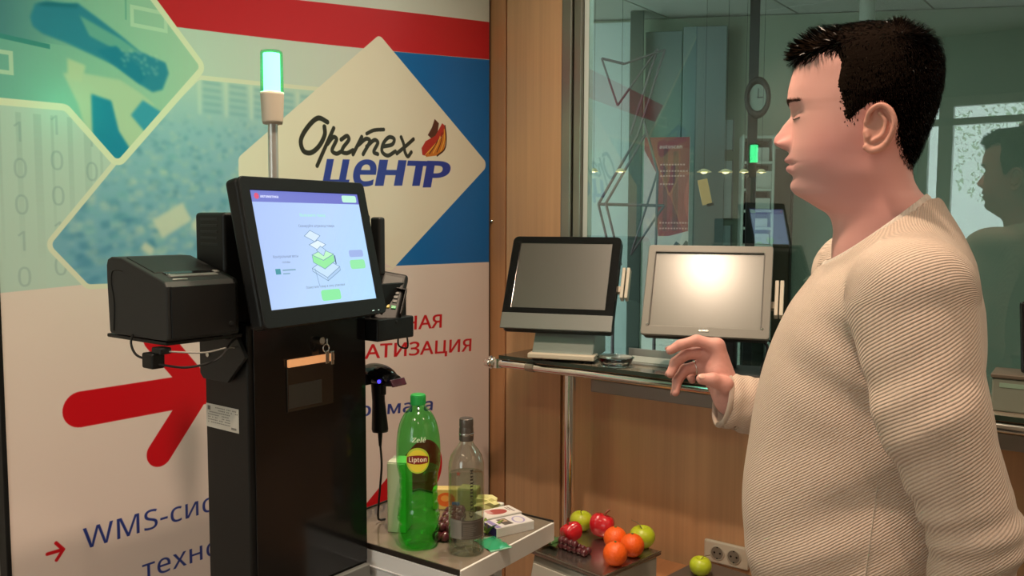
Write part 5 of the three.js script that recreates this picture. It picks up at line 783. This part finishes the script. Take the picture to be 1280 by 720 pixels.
const hairT = (x, y, z) => { const d = hairDist(z, y); if (d < -0.003) return -1; const top = sstep(1.74, 1.80, y), fr = sstep(0.04, 0.11, z) * sstep(1.745, 1.775, y), back = sstep(0.0, -0.06, z) * sstep(1.60, 1.70, y); const T = 0.0050 + 0.000 * top + 0.008 * fr + 0.006 * back; return T * sstep(-0.002, 0.012 + 0.012 * (y > 1.70 ? 0 : 1), d) - 0.0004 + 0.0005 * (vnoise(z * 8 + 2, y * 8 + x * 3, 60, 60, 77) - 0.5) * 2; };
const hairGeo = (() => {
  const P = [], map = new Int32Array(hp.count).fill(-1), T = new Float32Array(hp.count), I = [], ix = headGeo.index.array;
  for (let i = 0; i < hp.count; i++) T[i] = hp.getY(i) > 1.56 ? hairT(hp.getX(i), hp.getY(i), hp.getZ(i)) : -1;
  for (let i = 0; i < ix.length; i += 3) { const t = [ix[i], ix[i + 1], ix[i + 2]]; if (t.some((k) => T[k] <= -0.5)) continue; for (const k of t) { if (map[k] < 0) { map[k] = P.length / 3; P.push(hp.getX(k) + hn.getX(k) * T[k], hp.getY(k) + hn.getY(k) * T[k] , hp.getZ(k) + hn.getZ(k) * T[k]); } I.push(map[k]); } }
  const g = new THREE.BufferGeometry(); g.setAttribute('position', new THREE.BufferAttribute(new Float32Array(P), 3)); g.setIndex(I); g.computeVertexNormals(); return g;
})();
const hairMat = phy([0.010, 0.006, 0.004], 0.9, { side: THREE.DoubleSide, specularIntensity: 0.05 }), strandMat = phy([0.030, 0.018, 0.011], 0.34, { side: THREE.DoubleSide, specularIntensity: 1 });
const hair = part('hair', hairGeo, hairMat, man, 'short dark brown hair with spiky fringe');
{
  const P = [], N = [], hg = hairGeo.attributes.position, hN = hairGeo.attributes.normal, n = hg.count, side = V(0, 0, 0), a = V(0, 0, 0), dir = V(0, 0, 0), nn = V(0, 0, 0);
  for (let i = 0; i < 26000; i++) {
    const k = Math.floor(rnd() * n); a.set(hg.getX(k), hg.getY(k), hg.getZ(k)); nn.set(hN.getX(k), hN.getY(k), hN.getZ(k)); const top = sstep(1.745, 1.80, a.y), fr = sstep(0.03, 0.10, a.z) * sstep(1.742, 1.77, a.y), bk = sstep(0.0, -0.05, a.z) * sstep(1.72, 1.78, a.y);
    if (a.y > 1.785 && rnd() < 0.55) continue; if (top + fr < 0.2 && rnd() < 0.1) continue;
    dir.set(0, -1, -0.25).multiplyScalar(1 - top).addScaledVector(V(0, 0.05, fr > 0.4 ? 1.0 : 0.7 - 1.2 * bk), top).addScaledVector(nn, 0.10 + 0.60 * fr + 0.25 * bk + 0.02 * top); if (fr > 0.3) dir.y += 0.5 * fr; dir.x += rr(-0.15, 0.15); dir.y += rr(-0.15, 0.15); dir.z += rr(-0.2, 0.2); dir.normalize();
    const L = (0.008 + 0.002 * top + 0.009 * fr + 0.004 * bk) * rr(0.6, 1.15), w = 0.00055 + 0.0004 * fr; side.crossVectors(dir, nn).normalize().multiplyScalar(w); a.addScaledVector(nn, -0.001);
    const t = a.clone().addScaledVector(dir, L), m = a.clone().addScaledVector(dir, L * 0.55).addScaledVector(nn, 0.0008);
    const q = [a.clone().add(side), a.clone().sub(side), m.clone().addScaledVector(side, 0.8), m.clone().addScaledVector(side, -0.8), t]; const nf = side.clone().cross(dir).normalize(); if (nf.dot(nn) < 0) nf.negate(); nf.add(V(rr(-0.5, 0.5), rr(-0.5, 0.5), rr(-0.5, 0.5))).normalize();
    for (const [u, v, s] of [[0, 1, 2], [1, 3, 2], [2, 3, 4]]) for (const z of [u, v, s]) { P.push(q[z].x, q[z].y, q[z].z); N.push(nf.x, nf.y, nf.z); }
  }
  const g = new THREE.BufferGeometry(); g.setAttribute('position', new THREE.BufferAttribute(new Float32Array(P), 3)); g.setAttribute('normal', new THREE.BufferAttribute(new Float32Array(N), 3));
  const s = part('strands', g, strandMat, hair); s.userData.kind = 'stuff';
}
// ---- sweater
const tF = curve([[0.80, 0.150], [0.885, 0.168], [0.958, 0.186], [1.035, 0.192], [1.149, 0.182], [1.223, 0.171], [1.30, 0.150], [1.36, 0.124], [1.40, 0.098], [1.44, 0.070], [1.46, 0.058], [1.48, 0.045]]);
const tB = curve([[0.80, -0.155], [0.90, -0.160], [1.0, -0.155], [1.1, -0.150], [1.2, -0.158], [1.30, -0.168], [1.361, -0.164], [1.406, -0.152], [1.448, -0.132], [1.48, -0.112], [1.52, -0.09]]);
const tW = curve([[0.80, 0.186], [0.90, 0.190], [1.0, 0.190], [1.1, 0.183], [1.25, 0.178], [1.36, 0.176], [1.40, 0.165], [1.44, 0.13], [1.48, 0.09]]);
const shL = [0.190, 1.385, -0.055], shR = [-0.200, 1.390, 0.015];
function torsoD(x, y, z) {
  const f = tF(y), b = tB(y), w = tW(y), zc = (f + b) / 2 + 0.1 * x * -0.0, a = (f - b) / 2, n = 2.4, q = Math.pow(Math.pow(Math.abs((z - zc - (x < 0 ? -x * 0.10 : -x * 0.05)) / a), n) + Math.pow(Math.abs(x / w), n), 1 / n); let d = (q - 1) * Math.min(a, w) * 0.92;
  d = smax(d, y - 1.478, 0.05); d = smax(d, 0.845 - y, 0.012);
  d = smin(d, cap(x, y, z, [0.02, 1.450, -0.050], shL, 0.062, 0.080), 0.05); d = smin(d, cap(x, y, z, [-0.02, 1.450, -0.045], shR, 0.062, 0.080), 0.05);
  d = smin(d, cap(x, y, z, [0, 1.42, -0.060], [0, 1.505, -0.042], 0.086, 0.066), 0.035);
  // soft folds in the knit
  d += 0.0035 * Math.sin(y * 62 - z * 34 + x * 8) * G2(z, y, 0.035, 1.28, 0.05, 0.06) + 0.0030 * Math.sin(y * 48 + z * 20) * G2(z, y, 0.02, 1.06, 0.08, 0.09) + 0.003 * Math.sin(y * 70 + z * 45) * G2(z, y, 0.0, 0.95, 0.1, 0.06);
  return d;
}
const bend = (x, y, z, e, k) => k * Math.sin((y - e[1]) * 150 + z * 60) * Math.exp(-(((y - e[1]) / 0.05) ** 2));
function armLD(x, y, z) {
  let d = cap(x, y, z, shL, [0.236, 1.24, -0.083], 0.086, 0.0690); d = smin(d, cap(x, y, z, [0.236, 1.24, -0.083], elbowL, 0.0690, 0.0580), 0.02); d = smin(d, cap(x, y, z, elbowL, [0.212, 0.905, -0.128], 0.0565, 0.044), 0.010);
  d = smin(d, ell(x, y, z, [0.236, 1.092, -0.166], [0.035, 0.026, 0.028]), 0.02);
  return d + bend(x, y, z, elbowL, 0.0028) + 0.002 * Math.sin(y * 90 + z * 70) * G2(z, y, -0.05, 1.22, 0.05, 0.08);
}
const wx = [W0[0] - elbowR[0], W0[1] - elbowR[1], W0[2] - elbowR[2]], cuffT = (k) => [elbowR[0] + wx[0] * k, elbowR[1] + wx[1] * k, elbowR[2] + wx[2] * k];
function armRD(x, y, z) {
  let d = cap(x, y, z, shR, [-0.262, 1.23, 0.015], 0.086, 0.068); d = smin(d, cap(x, y, z, [-0.262, 1.23, 0.015], elbowR, 0.068, 0.060), 0.02); const ce = cuffT(1.08); let fa = cap(x, y, z, elbowR, ce, 0.060, 0.0535);
  const t = ((x - elbowR[0]) * wx[0] + (y - elbowR[1]) * wx[1] + (z - elbowR[2]) * wx[2]) / (wx[0] ** 2 + wx[1] ** 2 + wx[2] ** 2), L = Math.hypot(...wx); fa = Math.max(fa, (t - 1.08) * L); d = smin(d, fa, 0.015);
  d = smax(d, -Math.max(cap(x, y, z, cuffT(0.86), cuffT(1.25), 0.0420, 0.0432), (0.88 - t) * L), 0.003); return d + bend(x, y, z, elbowR, 0.002) + 0.0012 * Math.sin(t * 60) * sstep(0.2, 0.5, t);
}
const collarY = (z) => 1.430 + 0.106 * Math.pow(clamp((0.068 - z) / 0.147, 0, 1.0), 1.15);
function sweaterF(x, y, z) {
  const a = torsoD(x, y, z), b = armLD(x, y, z), c = armRD(x, y, z); const gv = cap(x, y, z, [0.172, 1.405, 0.022], [0.188, 1.285, -0.002], 0, 0); let d = 0.010 * Math.exp(-((gv / 0.009) ** 2)) + smin(a, Math.min(b, c), 0.007 + 0.045 * sstep(1.37, 1.47, y));
  const nz = z + 0.008 + (y - 1.48) * 0.12, nk = (Math.hypot(x / 0.0765, nz / 0.0735) - 1) * 0.074; if (y > 1.36) d = smax(d, -Math.max(nk, 1.37 - y), 0.004);
  return smax(d, y - collarY(z) - 0.004 - Math.max(0, Math.abs(x) - 0.088) * 1.5, 0.004);
}
const sweaterGeo = (() => {
  const g = surfaceNet(sweaterF, [-0.37, 0.80, -0.26], [0.345, 1.575, 0.30], 0.0065).toNonIndexed(), p = g.attributes.position, uv = new Float32Array(p.count * 2);
  const S3 = (A, B, px, py, pz) => { const d = V(B[0] - A[0], B[1] - A[1], B[2] - A[2]), L = d.length(); d.normalize(); const r = V(px - A[0], py - A[1], pz - A[2]), t = r.dot(d), q = r.addScaledVector(d, -t), e1 = V(0, 0, 1).addScaledVector(d, -d.z).normalize(), e2 = V(0, 0, 0).crossVectors(d, e1); return [Math.atan2(q.dot(e1), Math.abs(q.dot(e2)) < 1e-9 ? 1e-9 : q.dot(e2)), t]; };
  for (let i = 0; i < p.count; i += 3) {
    const cx = (p.getX(i) + p.getX(i + 1) + p.getX(i + 2)) / 3, cy = (p.getY(i) + p.getY(i + 1) + p.getY(i + 2)) / 3, cz = (p.getZ(i) + p.getZ(i + 1) + p.getZ(i + 2)) / 3, a = torsoD(cx, cy, cz), b = armLD(cx, cy, cz), c = armRD(cx, cy, cz);
    const fn = b < a && b < c ? (x, y, z) => { const ax = clamp((1.39 - y) / 0.3, 0, 1), zz = z - (-0.055 - 0.087 * ax), xx = x - (0.19 + 0.046 * ax); if (y > 1.39) { const h = y - 1.39; return [-Math.atan2(zz, Math.hypot(xx, h)) * 0.066, 1.39 + Math.atan2(h, xx) * 0.08]; } return [-Math.atan2(zz, xx) * 0.066, y]; } : c < a ? (x, y, z) => { const [an, t] = S3(cuffT(0), cuffT(1), x, y, z); return [an * 0.05, t]; } : (x, y, z) => [-Math.atan2(z * 1.08, x) * 0.185, y];
    const U = [0, 1, 2].map((k) => fn(p.getX(i + k), p.getY(i + k), p.getZ(i + k))), per = 2 * Math.PI * (b < a && b < c ? 0.066 : c < a ? 0.05 : 0.185);
    for (let k = 1; k < 3; k++) { if (U[k][0] - U[0][0] > per / 2) U[k][0] -= per; if (U[k][0] - U[0][0] < -per / 2) U[k][0] += per; }
    for (let k = 0; k < 3; k++) { uv[(i + k) * 2] = U[k][0] * 10; uv[(i + k) * 2 + 1] = U[k][1] * 10; }
  }
  g.setAttribute('uv', new THREE.BufferAttribute(uv, 2)); return g;
})();
const ribTex = dtex(512, 512, (u, v) => { const ph = (-15 * u + 22 * v + 0.25 * (vnoise(u, v, 6, 6, 41) - 0.5)) * Math.PI * 2, s = 0.5 + 0.5 * Math.sin(ph), k = 0.12 * vnoise(u, v, 120, 120, 42), q = Math.pow(s, 0.7) * 0.88 + k; return [q, q, q]; });
const ribCol = dtex(512, 512, (u, v) => { const ph = (-15 * u + 22 * v + 0.25 * (vnoise(u, v, 6, 6, 41) - 0.5)) * Math.PI * 2, s = 0.5 + 0.5 * Math.sin(ph), k = 0.93 + 0.07 * vnoise(u, v, 100, 100, 43) - 0.10 * (1 - s); return [0.86 * k, 0.775 * k, 0.715 * k]; }, true);
const knit = phy([0.92, 0.90, 0.88], 0.85, { map: ribCol, bumpMap: ribTex, bumpScale: 0.0009, sheen: 0.3, sheenColor: lin(0.9, 0.85, 0.8), sheenRoughness: 0.6 });
const sweater = part('sweater', sweaterGeo, knit, man, 'cream sweater with fine diagonal ribs');
{ // collar band
  const P = [], I = [], uv = [], n = 96, sec = [[-0.002, -0.026], [0.0018, -0.022], [0.0038, -0.004], [0.0030, 0.004], [0.0012, 0.007], [-0.0006, 0.005], [-0.0012, -0.006], [-0.0035, -0.022]];
  for (let i = 0; i <= n; i++) { const a = (i / n) * Math.PI * 2, cz = -0.006 + 0.0765 * Math.cos(a), cx = 0.0805 * Math.sin(a), cy = collarY(cz) + 0.002, lean = Math.cos(a); sec.forEach(([o, h], k) => { P.push(cx + Math.sin(a) * (o - h * 0.35 * (1 - 0.2 * lean)), cy + h * 0.95, cz + Math.cos(a) * (o - h * 0.55)); uv.push(i / n * 5, k / 8 * 0.2); }); }
  for (let i = 0; i < n; i++) for (let k = 0; k < 8; k++) { const a = i * 8 + k, b = i * 8 + (k + 1) % 8, c = a + 8, d = b + 8; I.push(a, c, b, b, c, d); }
  const g = new THREE.BufferGeometry(); g.setAttribute('position', new THREE.BufferAttribute(new Float32Array(P), 3)); g.setAttribute('uv', new THREE.BufferAttribute(new Float32Array(uv), 2)); g.setIndex(I); g.computeVertexNormals(); part('collar', g, phy([0.62, 0.53, 0.46], 0.85, { bumpMap: ribTex, bumpScale: 0.0008 }), sweater, 'narrow collar band');
  const dirw = V(...wx).normalize(), ce = V(...cuffT(1.072)), t = new THREE.TorusGeometry(0.0482, 0.0056, 12, 48); t.applyQuaternion(new THREE.Quaternion().setFromUnitVectors(V(0, 0, 1), dirw)); t.translate(ce.x, ce.y, ce.z); part('cuff', t, knit, sweater, 'turned cuff of the raised sleeve');
  const sm = []; for (let i = 0; i <= 10; i++) { const y = 0.90 + 0.022 * i; let x = 0.25; while (torsoD(x, y, 0.0 - 0.002 * i) > 0) x -= 0.0005; sm.push([x + 0.0002, y, 0.0 - 0.002 * i]); } part('side_seam', TUBE(sm, 0.0010, 40, 6), phy([0.45, 0.38, 0.31], 0.9), sweater);
}
{ // trousers and shoes, below the picture
  const legF = (x, y, z) => { let d = smax((Math.hypot(x / 0.178, z / 0.150) - 1) * 0.15, Math.abs(y - 0.93) - 0.08, 0.03); for (const s of [1, -1]) { let q = cap(x, y, z, [s * 0.092, 0.90, 0], [s * 0.098, 0.50, 0.012], 0.098, 0.066); q = smin(q, cap(x, y, z, [s * 0.098, 0.50, 0.012], [s * 0.102, 0.09, -0.012], 0.066, 0.054), 0.03); d = smin(d, q, 0.05); } return Math.max(d, 0.06 - y); };
  part('trousers', boxUV(surfaceNet(legF, [-0.24, 0.03, -0.20], [0.24, 1.03, 0.20], 0.011)), phy([0.03, 0.035, 0.05], 0.85), man, 'dark trousers');
  for (const s of [1, -1]) { const sf = (x, y, z) => { let d = smin(ell(x, y, z, [s * 0.104, 0.040, 0.085], [0.048, 0.042, 0.105]), ell(x, y, z, [s * 0.102, 0.050, -0.02], [0.044, 0.056, 0.062]), 0.03); return Math.max(d, 0.012 - y); }; const sh = part('shoe', boxUV(surfaceNet(sf, [s * 0.104 - 0.07, 0.0, -0.11], [s * 0.104 + 0.07, 0.13, 0.22], 0.006)), phy([0.025, 0.02, 0.018], 0.4), man); part('sole', EXTR(Array.from({ length: 28 }, (_, i) => { const a = i / 28 * Math.PI * 2; return [s * 0.104 + 0.047 * Math.cos(a) * (Math.sin(a) > 0 ? 1 : 0.88), -(0.055 + 0.138 * Math.sin(a))]; }), 0.012, 0.002).rotateX(-Math.PI / 2), M.rubber, sh); }
}
scene.traverse((o) => { if (o.isMesh) { o.castShadow = true; o.receiveShadow = true; } });
renderer.render(scene, camera);
